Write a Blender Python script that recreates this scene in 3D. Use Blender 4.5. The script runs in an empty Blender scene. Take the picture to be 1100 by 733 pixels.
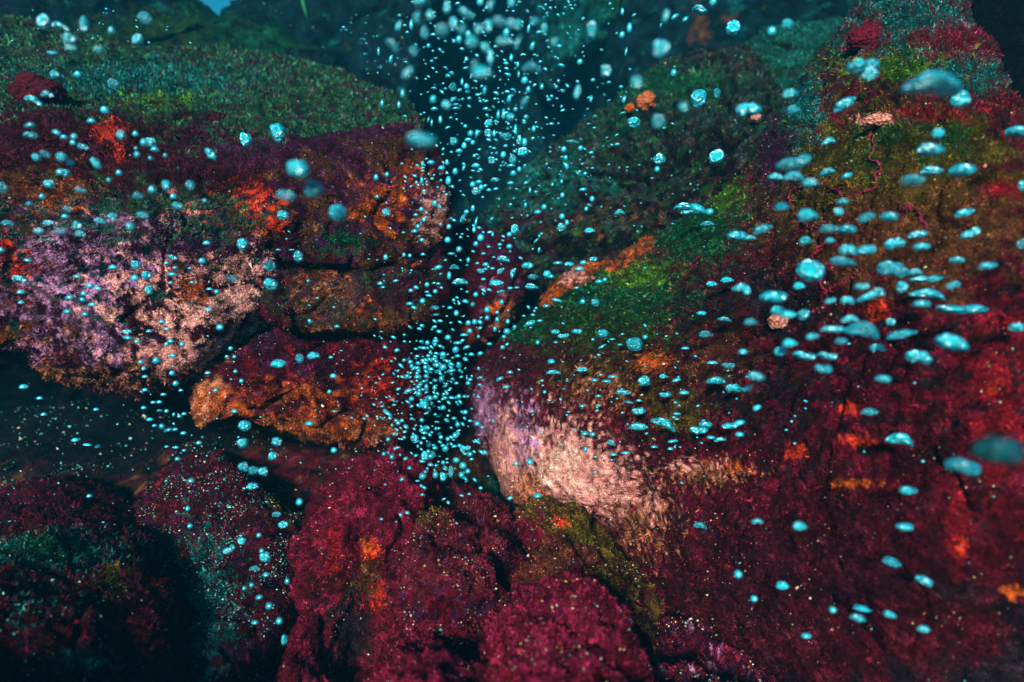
import bpy, bmesh, math, random
import numpy as np
from mathutils import Matrix, Vector, Euler

random.seed(7)
RNG = np.random.default_rng(7)
S = bpy.context.scene
COL = S.collection

# ------------------------------------------------------------------ camera
W, H, F = 1100.0, 733.0, 655.0
PITCH = math.radians(20)
cam_d = bpy.data.cameras.new("camera")
cam = bpy.data.objects.new("camera", cam_d)
COL.objects.link(cam)
cam.location = (0, 0, 1.7)
cam.rotation_euler = (math.pi / 2 - PITCH, 0, 0)
cam_d.sensor_width = 36.0
cam_d.lens = 36.0 * F / W
cam_d.clip_start = 0.02
cam_d.clip_end = 300
cam_d.dof.use_dof = True
cam_d.dof.focus_distance = 1.5
cam_d.dof.aperture_fstop = 1.9
S.camera = cam
CM = np.array(Matrix.LocRotScale(cam.location, cam.rotation_euler, None))

# ------------------------------------------------------------------ world, sun, exposure
SUN_EL, SUN_AZ = math.radians(37), math.radians(197)      # azimuth clockwise from +Y
w = bpy.data.worlds.new("World"); S.world = w; w.use_nodes = True
nt = w.node_tree
for n in list(nt.nodes): nt.nodes.remove(n)
sky = nt.nodes.new("ShaderNodeTexSky"); sky.sky_type = 'NISHITA'; sky.sun_disc = False
sky.sun_elevation = SUN_EL; sky.sun_rotation = SUN_AZ
mul = nt.nodes.new("ShaderNodeMix"); mul.data_type = 'RGBA'; mul.blend_type = 'MULTIPLY'
mul.inputs[0].default_value = 1.0
mul.inputs[7].default_value = (0.05, 0.62, 0.85, 1)       # daylight filtered by sea water
bg = nt.nodes.new("ShaderNodeBackground"); bg.inputs[1].default_value = 0.055
out = nt.nodes.new("ShaderNodeOutputWorld")
nt.links.new(sky.outputs[0], mul.inputs[6]); nt.links.new(mul.outputs[2], bg.inputs[0])
nt.links.new(bg.outputs[0], out.inputs[0])
sun_d = bpy.data.lights.new("sun", 'SUN'); sun_d.energy = 5.0; sun_d.angle = math.radians(9)   # light spread by the moving surface
sun_d.color = (1.0, 0.90, 0.79)
sun = bpy.data.objects.new("sun", sun_d); COL.objects.link(sun)
to_sun = Vector((math.sin(SUN_AZ) * math.cos(SUN_EL), math.cos(SUN_AZ) * math.cos(SUN_EL), math.sin(SUN_EL)))
sun.rotation_euler = to_sun.to_track_quat('Z', 'Y').to_euler()
sun.location = (0, -3, 6)
S.view_settings.view_transform = 'Standard'
S.view_settings.look = 'None'
S.view_settings.exposure = 0.62
S.view_settings.gamma = 1.0
S.render.engine = 'CYCLES'
S.cycles.use_denoising = True
S.cycles.volume_bounces = 1
S.cycles.volume_step_rate = 1.0

# ------------------------------------------------------------------ helpers
def unproj(px, py, d):
    px = np.asarray(px, float); py = np.asarray(py, float); d = np.asarray(d, float)
    c = np.stack([(px - W / 2) / F * d, -(py - H / 2) / F * d, -d, np.ones_like(d)], -1)
    return (c @ CM.T)[..., :3]

CMI = np.linalg.inv(CM)
def proj(P):
    c = np.concatenate([P, np.ones((len(P), 1))], 1) @ CMI.T
    d = -c[:, 2]
    return c[:, 0] / d * F + W / 2, -c[:, 1] / d * F + H / 2, d

_perm = np.random.default_rng(3).permutation(4096)
_grad = np.random.default_rng(4).normal(size=(4096, 3)); _grad /= np.linalg.norm(_grad, axis=1)[:, None]
def perlin(P):
    i = np.floor(P).astype(np.int64); f = P - i
    u = f * f * f * (f * (f * 6 - 15) + 10)
    out = 0
    for dx in (0, 1):
        for dy in (0, 1):
            for dz in (0, 1):
                h = _perm[(_perm[(_perm[(i[:, 0] + dx) & 4095] + i[:, 1] + dy) & 4095] + i[:, 2] + dz) & 4095]
                g = _grad[h]
                dot = g[:, 0] * (f[:, 0] - dx) + g[:, 1] * (f[:, 1] - dy) + g[:, 2] * (f[:, 2] - dz)
                wt = (u[:, 0] if dx else 1 - u[:, 0]) * (u[:, 1] if dy else 1 - u[:, 1]) * (u[:, 2] if dz else 1 - u[:, 2])
                out = out + dot * wt
    return out * 1.6
def fbm(P, n=4):
    o = 0; a = 1.0
    for k in range(n):
        o = o + a * perlin(P * 2.0 ** k + 17.3 * k); a *= 0.55
    return o
def sstep(a, b, x):
    t = np.clip((x - a) / (b - a), 0, 1); return t * t * (3 - 2 * t)

def tps(ctrl):
    c = np.array(ctrl, float); n = len(c); xy = c[:, :2] / 400.0
    r = np.linalg.norm(xy[:, None] - xy[None], axis=-1)
    K = np.where(r > 0, r * r * np.log(r + 1e-9), 0) + np.eye(n) * 0.02
    Pm = np.concatenate([np.ones((n, 1)), xy], 1)
    A = np.block([[K, Pm], [Pm.T, np.zeros((3, 3))]])
    s = np.linalg.lstsq(A, np.concatenate([c[:, 2], [0, 0, 0]]), rcond=None)[0]
    def f(x, y):
        q = np.stack([x, y], -1) / 400.0
        r = np.linalg.norm(q[:, None] - xy[None], axis=-1)
        return (np.where(r > 0, r * r * np.log(r + 1e-9), 0) @ s[:n]) + s[n] + q @ s[n + 1:]
    return f

def smooth_poly(pts, n):
    p = np.array(pts, float); m = len(p); o = []
    for i in range(m):
        a, b, c, d = p[i - 1], p[i], p[(i + 1) % m], p[(i + 2) % m]
        t = np.linspace(0, 1, 24, endpoint=False)[:, None]
        o.append(0.5 * (2 * b + (c - a) * t + (2 * a - 5 * b + 4 * c - d) * t ** 2 + (3 * b - a - 3 * c + d) * t ** 3))
    o = np.concatenate(o); o2 = np.concatenate([o, o[:1]])
    s = np.concatenate([[0], np.cumsum(np.linalg.norm(np.diff(o2, axis=0), axis=1))])
    q = np.linspace(0, s[-1], n, endpoint=False)
    return np.stack([np.interp(q, s, o2[:, 0]), np.interp(q, s, o2[:, 1])], -1), s[-1]

def new_mesh(name, V, Fa, mat, parent=None, colors=None, smooth=True):
    """V (n,3), Fa list of arrays (each k x 3 or k x 4)"""
    me = bpy.data.meshes.new(name)
    nl = sum(f.size for f in Fa); npoly = sum(len(f) for f in Fa)
    me.vertices.add(len(V)); me.vertices.foreach_set("co", V.astype(np.float32).ravel())
    me.loops.add(nl); me.loops.foreach_set("vertex_index", np.concatenate([f.ravel() for f in Fa]).astype(np.int32))
    tot = np.concatenate([np.full(len(f), f.shape[1]) for f in Fa]).astype(np.int32)
    me.polygons.add(npoly)
    me.polygons.foreach_set("loop_start", (np.cumsum(tot) - tot).astype(np.int32))
    me.polygons.foreach_set("use_smooth", np.full(npoly, smooth))
    me.update(calc_edges=True); me.validate()
    if colors is not None:
        a = me.color_attributes.new("pigment", 'FLOAT_COLOR', 'POINT')
        a.data.foreach_set("color", np.concatenate([colors, np.ones((len(colors), 1))], 1).astype(np.float32).ravel())
    me.materials.append(mat)
    o = bpy.data.objects.new(name, me); COL.objects.link(o)
    if parent: o.parent = parent
    return o

def tag(o, label=None, cat=None, group=None, kind=None):
    for k, v in (("label", label), ("category", cat), ("group", group), ("kind", kind)):
        if v: o[k] = v
    return o

# ------------------------------------------------------------------ materials
def mat_pigment(name, rough=0.9, spec=0.03, var=0.9, scale=160.0, bump=0.6, fine=True):
    m = bpy.data.materials.new(name); m.use_nodes = True
    t = m.node_tree; L = t.links; p = t.nodes["Principled BSDF"]
    at = t.nodes.new("ShaderNodeAttribute"); at.attribute_name = "pigment"
    p.inputs["Roughness"].default_value = rough
    p.inputs["Specular IOR Level"].default_value = spec
    if not fine:
        L.new(at.outputs[0], p.inputs["Base Color"]); return m
    tc = t.nodes.new("ShaderNodeTexCoord")
    n1 = t.nodes.new("ShaderNodeTexNoise"); n1.inputs["Scale"].default_value = scale; n1.inputs["Detail"].default_value = 5
    n1.inputs["Roughness"].default_value = 0.7
    n2 = t.nodes.new("ShaderNodeTexVoronoi"); n2.inputs["Scale"].default_value = scale * 1.3
    L.new(tc.outputs["Object"], n1.inputs["Vector"]); L.new(tc.outputs["Object"], n2.inputs["Vector"])
    r = t.nodes.new("ShaderNodeMapRange"); r.inputs[1].default_value = 0.3; r.inputs[2].default_value = 0.72
    r.inputs[3].default_value = 1 - var; r.inputs[4].default_value = 1 + var
    L.new(n1.outputs[0], r.inputs[0])
    mx = t.nodes.new("ShaderNodeMix"); mx.data_type = 'RGBA'; mx.blend_type = 'MULTIPLY'; mx.inputs[0].default_value = 1
    L.new(at.outputs[0], mx.inputs[6]); L.new(r.outputs[0], mx.inputs[7]); L.new(mx.outputs[2], p.inputs["Base Color"])
    ad = t.nodes.new("ShaderNodeMath"); ad.operation = 'SUBTRACT'
    L.new(n1.outputs[0], ad.inputs[0]); L.new(n2.outputs[0], ad.inputs[1])
    b = t.nodes.new("ShaderNodeBump"); b.inputs["Strength"].default_value = bump; b.inputs["Distance"].default_value = 0.006
    L.new(ad.outputs[0], b.inputs["Height"]); L.new(b.outputs[0], p.inputs["Normal"])
    return m

M_ROCK = mat_pigment("encrusted_rock")
M_TURF = mat_pigment("algae_turf", rough=0.9, spec=0.05, fine=False)
def soften_normals(m, k):
    t = m.node_tree; L = t.links; p = t.nodes["Principled BSDF"]
    a = t.nodes.new("ShaderNodeAttribute"); a.attribute_name = "growth_normal"
    g = t.nodes.new("ShaderNodeNewGeometry")
    s1 = t.nodes.new("ShaderNodeVectorMath"); s1.operation = 'SCALE'; s1.inputs["Scale"].default_value = k
    ad = t.nodes.new("ShaderNodeVectorMath"); ad.operation = 'ADD'
    nm = t.nodes.new("ShaderNodeVectorMath"); nm.operation = 'NORMALIZE'
    L.new(g.outputs["Normal"], s1.inputs[0]); L.new(s1.outputs[0], ad.inputs[0]); L.new(a.outputs["Vector"], ad.inputs[1])
    L.new(ad.outputs[0], nm.inputs[0]); L.new(nm.outputs[0], p.inputs["Normal"])
soften_normals(M_TURF, 0.45)
M_STRAND = mat_pigment("red_strand", rough=0.8, spec=0.1, fine=False)
M_GRAIN = mat_pigment("shell_sand", rough=0.5, spec=0.2, fine=False)

def mat_bubble(name="air_bubble", dim=1.0):
    m = bpy.data.materials.new(name); m.use_nodes = True
    t = m.node_tree; L = t.links; p = t.nodes["Principled BSDF"]
    lw = t.nodes.new("ShaderNodeLayerWeight"); lw.inputs[0].default_value = 0.35
    cr = t.nodes.new("ShaderNodeValToRGB")
    cr.color_ramp.elements[0].position = 0.0; cr.color_ramp.elements[0].color = (0.01, 0.88, 1.0, 1)
    cr.color_ramp.elements[1].position = 0.9; cr.color_ramp.elements[1].color = (0.0, 0.06, 0.22, 1)
    e = cr.color_ramp.elements.new(0.45); e.color = (0.004, 0.66, 0.92, 1)  # cyan core and dark blue rim put reflected water light into the colour
    tc = t.nodes.new("ShaderNodeTexCoord")
    n = t.nodes.new("ShaderNodeTexNoise"); n.inputs["Scale"].default_value = 1.6; n.inputs["Detail"].default_value = 3
    oi = t.nodes.new("ShaderNodeObjectInfo")
    sp = t.nodes.new("ShaderNodeVectorMath"); sp.operation = 'ADD'
    L.new(tc.outputs["Object"], sp.inputs[0]); L.new(oi.outputs["Random"], sp.inputs[1]); L.new(sp.outputs[0], n.inputs["Vector"])
    L.new(lw.outputs[1], cr.inputs[0])
    mr = t.nodes.new("ShaderNodeMapRange"); mr.inputs[1].default_value = 0.35; mr.inputs[2].default_value = 0.65; mr.inputs[3].default_value = 0.55; mr.inputs[4].default_value = 1.25
    L.new(n.outputs[0], mr.inputs[0])
    rv = t.nodes.new("ShaderNodeMapRange"); rv.inputs[3].default_value = 0.75 * dim; rv.inputs[4].default_value = 1.0 * dim
    L.new(oi.outputs["Random"], rv.inputs[0])
    mm = t.nodes.new("ShaderNodeMath"); mm.operation = 'MULTIPLY'; L.new(mr.outputs[0], mm.inputs[0]); L.new(rv.outputs[0], mm.inputs[1])
    mx = t.nodes.new("ShaderNodeMix"); mx.data_type = 'RGBA'; mx.blend_type = 'MULTIPLY'; mx.inputs[0].default_value = 1
    L.new(cr.outputs[0], mx.inputs[6]); L.new(mm.outputs[0], mx.inputs[7]); L.new(mx.outputs[2], p.inputs["Base Color"])
    p.inputs["Roughness"].default_value = 0.26
    p.inputs["Specular IOR Level"].default_value = 0.6
    p.inputs["IOR"].default_value = 2.6 if dim == 1 else 1.33
    p.inputs["Specular Tint"].default_value = (0.8, 0.98, 1.0, 1)
    b = t.nodes.new("ShaderNodeBump"); b.inputs["Strength"].default_value = 0.45; b.inputs["Distance"].default_value = 0.25
    L.new(n.outputs[0], b.inputs["Height"]); L.new(b.outputs[0], p.inputs["Normal"])
    # thin film of gas: the middle of some bubbles lets the rock behind show through
    tr = t.nodes.new("ShaderNodeBsdfTransparent"); tr.inputs[0].default_value = (0.75, 0.95, 1.0, 1)
    ms = t.nodes.new("ShaderNodeMixShader")
    ce = t.nodes.new("ShaderNodeMapRange"); ce.interpolation_type = 'SMOOTHSTEP'
    ce.inputs[1].default_value = 0.15; ce.inputs[2].default_value = 0.65; ce.inputs[3].default_value = 1.0; ce.inputs[4].default_value = 0.12
    L.new(lw.outputs[1], ce.inputs[0])
    th = t.nodes.new("ShaderNodeMapRange"); th.interpolation_type = 'SMOOTHSTEP'
    th.inputs[1].default_value = 0.55; th.inputs[2].default_value = 0.95; th.inputs[3].default_value = 0.12; th.inputs[4].default_value = 0.75
    fr = t.nodes.new("ShaderNodeMath"); fr.operation = 'FRACT'; sc_ = t.nodes.new("ShaderNodeMath"); sc_.operation = 'MULTIPLY'; sc_.inputs[1].default_value = 7.31
    L.new(oi.outputs["Random"], sc_.inputs[0]); L.new(sc_.outputs[0], fr.inputs[0]); L.new(fr.outputs[0], th.inputs[0])
    fm = t.nodes.new("ShaderNodeMath"); fm.operation = 'MULTIPLY'; L.new(ce.outputs[0], fm.inputs[0]); L.new(th.outputs[0], fm.inputs[1])
    L.new(fm.outputs[0], ms.inputs[0]); L.new(p.outputs[0], ms.inputs[1]); L.new(tr.outputs[0], ms.inputs[2])
    L.new(ms.outputs[0], t.nodes["Material Output"].inputs["Surface"])
    return m
M_BUB = mat_bubble()
M_DIM = mat_bubble("dim_bubble", 0.16)

# ------------------------------------------------------------------ pigments (rock coatings; some tones also carry painted light and shade)
C = dict(
    crimson=(0.17, 0.007, 0.027), maroon=(0.045, 0.005, 0.012), purple=(0.055, 0.010, 0.048), magenta=(0.24, 0.014, 0.055),
    green=(0.008, 0.085, 0.034), lime=(0.07, 0.20, 0.012), olive=(0.10, 0.075, 0.008), teal=(0.008, 0.13, 0.12),
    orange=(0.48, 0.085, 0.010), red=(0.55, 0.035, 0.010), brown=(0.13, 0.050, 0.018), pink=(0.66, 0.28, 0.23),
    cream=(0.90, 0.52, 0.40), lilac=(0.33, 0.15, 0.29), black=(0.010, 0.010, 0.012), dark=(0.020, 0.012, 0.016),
    deep=(0.005, 0.029, 0.040), peach=(0.40, 0.14, 0.06), scarlet=(0.24, 0.008, 0.016), wine=(0.085, 0.005, 0.015),
    moss=(0.02, 0.065, 0.014), jet=(0.003, 0.003, 0.004))
C = {k: np.array(v) for k, v in C.items()}

def pigment(P, px, py, N, layers, s):
    """s = metres per photo pixel at this rock; wavelengths are given in those units"""
    n = len(P); Q = P / s
    col = np.tile(C['maroon'], (n, 1))
    for k, L in enumerate(layers):
        off = 31.7 * (k + 1)
        if L[0] == 'base':
            a = sstep(-0.25, 0.25, fbm(Q / L[3] + off, 4))[:, None]
            col = C[L[1]] * (1 - a) + C[L[2]] * a
        elif L[0] == 'up':            # growth on upward faces, also lighter tops painted as if lit
            _, c, thr, cov, wl = L[:5]
            a = sstep(thr - 0.15, thr + 0.2, N[:, 2] + 0.25 * fbm(Q / wl + off, 4)) * cov
            a = (a * sstep(-0.6, -0.1, fbm(Q / (wl * 0.4) + off + 5, 3) + 0.25))[:, None]
            col = col * (1 - a) + C[c] * a
        elif L[0] == 'blob':
            _, c, x, y, rx, ry, wl, lev = L[:8]
            g = np.exp(-(((px - x) / rx) ** 2 + ((py - y) / ry) ** 2))
            ew = 0.16 if wl <= 6 else 0.34
            a = (sstep(-ew, ew, 1.5 * g - lev - 0.12 + 0.8 * fbm(Q / wl + off, 5) + 0.45 * perlin(Q / 4.5 + off)) * sstep(0.02, 0.3, g))[:, None]
            col = col * (1 - a) + C[c] * a
        elif L[0] == 'spots':
            _, c, wl, lev = L[:4]
            a = sstep(lev, lev + 0.18, fbm(Q / wl + off, 4))[:, None]
            col = col * (1 - a) + C[c] * a
    e = fbm(Q / 9.0 + 211, 3)[:, None]; e2 = perlin(Q / 30.0 + 77)[:, None]
    col = col * np.exp(0.75 * e + 0.35 * e2)
    return np.clip(col, 0.002, 0.9)

# ------------------------------------------------------------------ rocks
ZB = np.full((184, 275), 9.0)
ROCKS = []
def splat(px, py, d):
    i = (py / 4).astype(int); j = (px / 4).astype(int)
    ok = (i >= 0) & (i < 184) & (j >= 0) & (j < 275)
    np.minimum.at(ZB, (i[ok], j[ok]), d[ok])

def turf(root, V, T, col, px, py, d, N, n, size, up=0.75, jitter=0.32, accents=(), name="algae_turf", flow=None, keep=None):
    """n leaf blades spread over the visible triangles T, weighted by their size in the picture"""
    a, b, c = T[:, 0], T[:, 1], T[:, 2]
    ar = 0.5 * ((px[b] - px[a]) * (py[c] - py[a]) - (px[c] - px[a]) * (py[b] - py[a]))
    cx = (px[a] + px[b] + px[c]) / 3; cy = (py[a] + py[b] + py[c]) / 3
    wgt = np.abs(ar) * ((cx > -60) & (cx < W + 60) & (cy > -60) & (cy < H + 60))
    if keep is not None: wgt = wgt * keep(col[a], cx, cy)
    PP = (V[a] + V[b] + V[c]) / 3 / (np.median(d[a]) / F)
    wgt = wgt * (0.10 + sstep(-0.15, 0.40, perlin(PP / 5.5 + 19) + 0.5 * perlin(PP / 13.0 + 7)))
    if wgt.sum() <= 0: return None
    t = RNG.choice(len(T), n, p=wgt / wgt.sum())
    r1, r2 = RNG.random(n), RNG.random(n); sw = r1 + r2 > 1; r1[sw] = 1 - r1[sw]; r2[sw] = 1 - r2[sw]
    a, b, c = a[t], b[t], c[t]
    P = V[a] + (V[b] - V[a]) * r1[:, None] + (V[c] - V[a]) * r2[:, None]
    nn = N[a]; dd = d[a]
    s = size * dd / F * RNG.lognormal(0, 0.35, n) * np.clip(0.95 + 0.9 * perlin(P / (dd.mean() / F) / 11 + 5) + 0.5 * perlin(P / (dd.mean() / F) / 45 + 9), 0.3, 1.8)
    D = nn * up + RNG.normal(size=(n, 3)) * 0.55
    if flow is not None: D = D + np.array(flow)
    D /= np.linalg.norm(D, axis=1)[:, None]
    X = np.cross(D, RNG.normal(size=(n, 3))); X /= np.linalg.norm(X, axis=1)[:, None] + 1e-9
    wv = X * (s * 0.26)[:, None]
    tip = P + D * s[:, None] + np.cross(D, X) * (s * RNG.normal(0, 0.3, n))[:, None]
    base = P - nn * (s * 0.15)[:, None]
    VV = np.stack([base + wv, tip, base - wv], 1).reshape(-1, 3)
    FF = np.arange(3 * n).reshape(-1, 3)
    cc = col[a] * RNG.lognormal(0.1, jitter, n)[:, None] * RNG.lognormal(0, 0.12, (n, 3))
    for (cn, frac) in accents:
        m = RNG.random(n) < frac; cc[m] = C[cn] * RNG.lognormal(0.1, 0.5, m.sum())[:, None]
    cc = np.clip(cc, 0, 0.95)
    o = new_mesh(name, VV, [FF], M_TURF, root, np.repeat(cc, 3, 0), smooth=False)
    ra = o.data.attributes.new("growth_normal", 'FLOAT_VECTOR', 'POINT')
    ra.data.foreach_set("vector", np.repeat(nn, 3, 0).astype(np.float32).ravel())
    o["kind"] = "stuff"
    return o

def grains(root, V, T, px, py, d, N, n, size, cols, name="shell_sand", keep=None):
    a, b, c = T[:, 0], T[:, 1], T[:, 2]
    ar = np.abs(0.5 * ((px[b] - px[a]) * (py[c] - py[a]) - (px[c] - px[a]) * (py[b] - py[a])))
    cx = (px[a] + px[b] + px[c]) / 3; cy = (py[a] + py[b] + py[c]) / 3
    wgt = ar * ((cx > -60) & (cx < W + 60) & (cy > -60) & (cy < H + 60))
    pt = V[a] / (d[a].mean() / F)
    wgt = wgt * sstep(-0.25, 0.35, fbm(pt / 45 + 91, 3))
    if keep is not None: wgt = wgt * keep(cx, cy)
    t = RNG.choice(len(T), n, p=wgt / wgt.sum())
    P = (V[a] + V[b] + V[c])[t] / 3 + N[a[t]] * (0.8 * d[a[t]] / F)[:, None]
    s = size * d[a[t]] / F * RNG.lognormal(-0.1, 0.45, n) * 0.5
    O = np.array([[1, 0, 0], [-1, 0, 0], [0, 1, 0], [0, -1, 0], [0, 0, 1], [0, 0, -1]], float)
    j = RNG.normal(1, 0.3, (n, 6, 1))
    VV = P[:, None] + (O[None] * j) * s[:, None, None] + RNG.normal(0, 0.25, (n, 6, 3)) * s[:, None, None]
    f = np.array([[0, 2, 4], [2, 1, 4], [1, 3, 4], [3, 0, 4], [2, 0, 5], [1, 2, 5], [3, 1, 5], [0, 3, 5]])
    FF = (f[None] + (np.arange(n) * 6)[:, None, None]).reshape(-1, 3)
    cc = np.array([cols[i] for i in RNG.integers(0, len(cols), n)]) * RNG.lognormal(0, 0.35, n)[:, None]
    o = new_mesh(name, VV.reshape(-1, 3), [FF], M_GRAIN, root, np.repeat(np.clip(cc, 0, 0.95), 6, 0), smooth=False)
    o["kind"] = "stuff"
    return o

SAND = [(0.6, 0.55, 0.42), (0.45, 0.33, 0.10), (0.1, 0.35, 0.36), (0.35, 0.4, 0.25), (0.5, 0.28, 0.22), (0.3, 0.1, 0.1)]
TEALSAND = [(0.04, 0.45, 0.45), (0.05, 0.3, 0.35), (0.25, 0.6, 0.55), (0.5, 0.55, 0.4), (0.03, 0.25, 0.15)]

def boulder(name, label, poly, centre, depth, layers, T=0.2, R=35, step=2.6, lump=(0.022, 0.012, 0.0085, 0.0045),
            lw=(0.30, 0.11, 0.04, 0.015), nturf=0, tsize=5, tkw={}, ngrain=0, gsize=2.2, gcols=SAND, gkw={}, cat="boulder", back=0.9, crease=0.022):
    P0, per = smooth_poly(poly, 64)
    nA = int(np.clip(per / step, 60, 560)); P, per = smooth_poly(poly, nA)
    c = np.array(centre, float); rad = np.linalg.norm(P - c, axis=1)
    nR = int(np.clip(rad.mean() / step, 24, 300))
    r = np.linspace(0, 1, nR + 1)[1:]; r = 1 - (1 - r) ** 1.25
    XY = c + r[:, None, None] * (P - c)[None]
    t = np.clip((1 - r)[:, None] * rad[None] / R, 0, 1)
    rim = T * (1 - np.sqrt(np.clip(1 - (1 - t) ** 2, 0, 1)))
    f = tps(depth)
    x = np.concatenate([[c[0]], XY[..., 0].ravel()]); y = np.concatenate([[c[1]], XY[..., 1].ravel()])
    dd = f(x, y); dd = np.maximum(dd, 0.3) + np.concatenate([[0], rim.ravel()])
    Vf = unproj(x, y, dd)
    # back shell
    nB = 14; rb = np.cos(np.linspace(0, math.pi / 2, nB + 1)[1:])        # 1 -> 0
    XYb = c + (rb[:-1])[:, None, None] * (P - c)[None]
    db = f(XYb[..., 0].ravel(), XYb[..., 1].ravel()); db = np.maximum(db, 0.3)
    hb = (T + back * np.sin(np.linspace(0, math.pi / 2, nB + 1)[1:-1]))[:, None] * np.ones(nA)[None]
    Vb = unproj(XYb[..., 0].ravel(), XYb[..., 1].ravel(), db + hb.ravel())
    cb = unproj([c[0]], [c[1]], [float(f(c[:1], c[1:])[0]) + T + back])
    V = np.concatenate([Vf, Vb, cb])
    idx = lambda k: 1 + k * nA + np.arange(nA)
    tri = [np.stack([np.zeros(nA, int), idx(0), np.roll(idx(0), -1)], 1)[:, ::-1]]
    quads = []
    for k in range(nR + nB - 2):
        a, b = idx(k), idx(k + 1)
        quads.append(np.stack([a, b, np.roll(b, -1), np.roll(a, -1)], 1)[:, ::-1])
    last = idx(nR + nB - 2); ce = len(V) - 1
    tri.append(np.stack([last, np.full(nA, ce), np.roll(last, -1)], 1)[:, ::-1])
    Q = np.concatenate(quads); Tr = np.concatenate(tri)
    allT = np.concatenate([Tr, Q[:, [0, 1, 2]], Q[:, [0, 2, 3]]])
    def normals(V):
        fn = np.cross(V[allT[:, 1]] - V[allT[:, 0]], V[allT[:, 2]] - V[allT[:, 0]])
        N = np.zeros_like(V)
        for k in range(3): np.add.at(N, allT[:, k], fn)
        return N / (np.linalg.norm(N, axis=1)[:, None] + 1e-12)
    N = normals(V)
    # orient outwards (front vertices look at the camera on the whole)
    if (N[0] @ (np.array(cam.location) - V[0])) < 0:
        Q = Q[:, ::-1]; Tr = Tr[:, ::-1]; allT = allT[:, ::-1]; N = -N
    z0 = float(np.mean(dd))
    for am, wl in zip(lump, lw):
        q = V / (wl * z0 / 1.6)
        e = perlin(q + 3.1) if am > 0.008 else (0.5 - np.abs(perlin(q + 9.7))) * 1.3
        V = V + N * (am * z0 / 1.6 * e)[:, None]
    q = V / (0.26 * z0 / 1.6); q = q + 0.35 * perlin(q * 2.1 + 40)[:, None]
    V = V - N * ((np.clip(1 - np.abs(perlin(q + 61)) / 0.10, 0, 1) ** 1.5) * crease * z0 / 1.6)[:, None]
    N = normals(V)
    px, py, d = proj(V)
    s = z0 / F
    col = pigment(V, px, py, N, layers, s)
    org = V[:1 + nR * nA].mean(0)
    base = np.array([org[0], org[1], V[:, 2].min()])
    o = new_mesh(name, V - base, [Tr, Q], M_ROCK, None, col * (0.32 + 0.55 * sstep(0.12, 0.35, col.mean(1)))[:, None] if nturf else col)
    o.location = base
    tag(o, label, cat)
    nf = 1 + nR * nA
    splat(px[:nf], py[:nf], d[:nf])
    fm = (allT < nf).all(1)
    FT = allT[fm]
    view = np.array(cam.location) - V[FT[:, 0]]
    FT = FT[(np.einsum('ij,ij->i', N[FT[:, 0]], view) > 0)]
    Vl = V - base
    if nturf: turf(o, Vl, FT, col, px, py, d, N, int(nturf * 2.1), tsize * 0.38, **tkw)
    if ngrain: grains(o, Vl, FT, px, py, d, N, int(ngrain * 0.45), gsize * 0.55, gcols, **gkw)
    ROCKS.append((o, V, FT, col, px, py, d, N, base))
    return o

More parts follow.
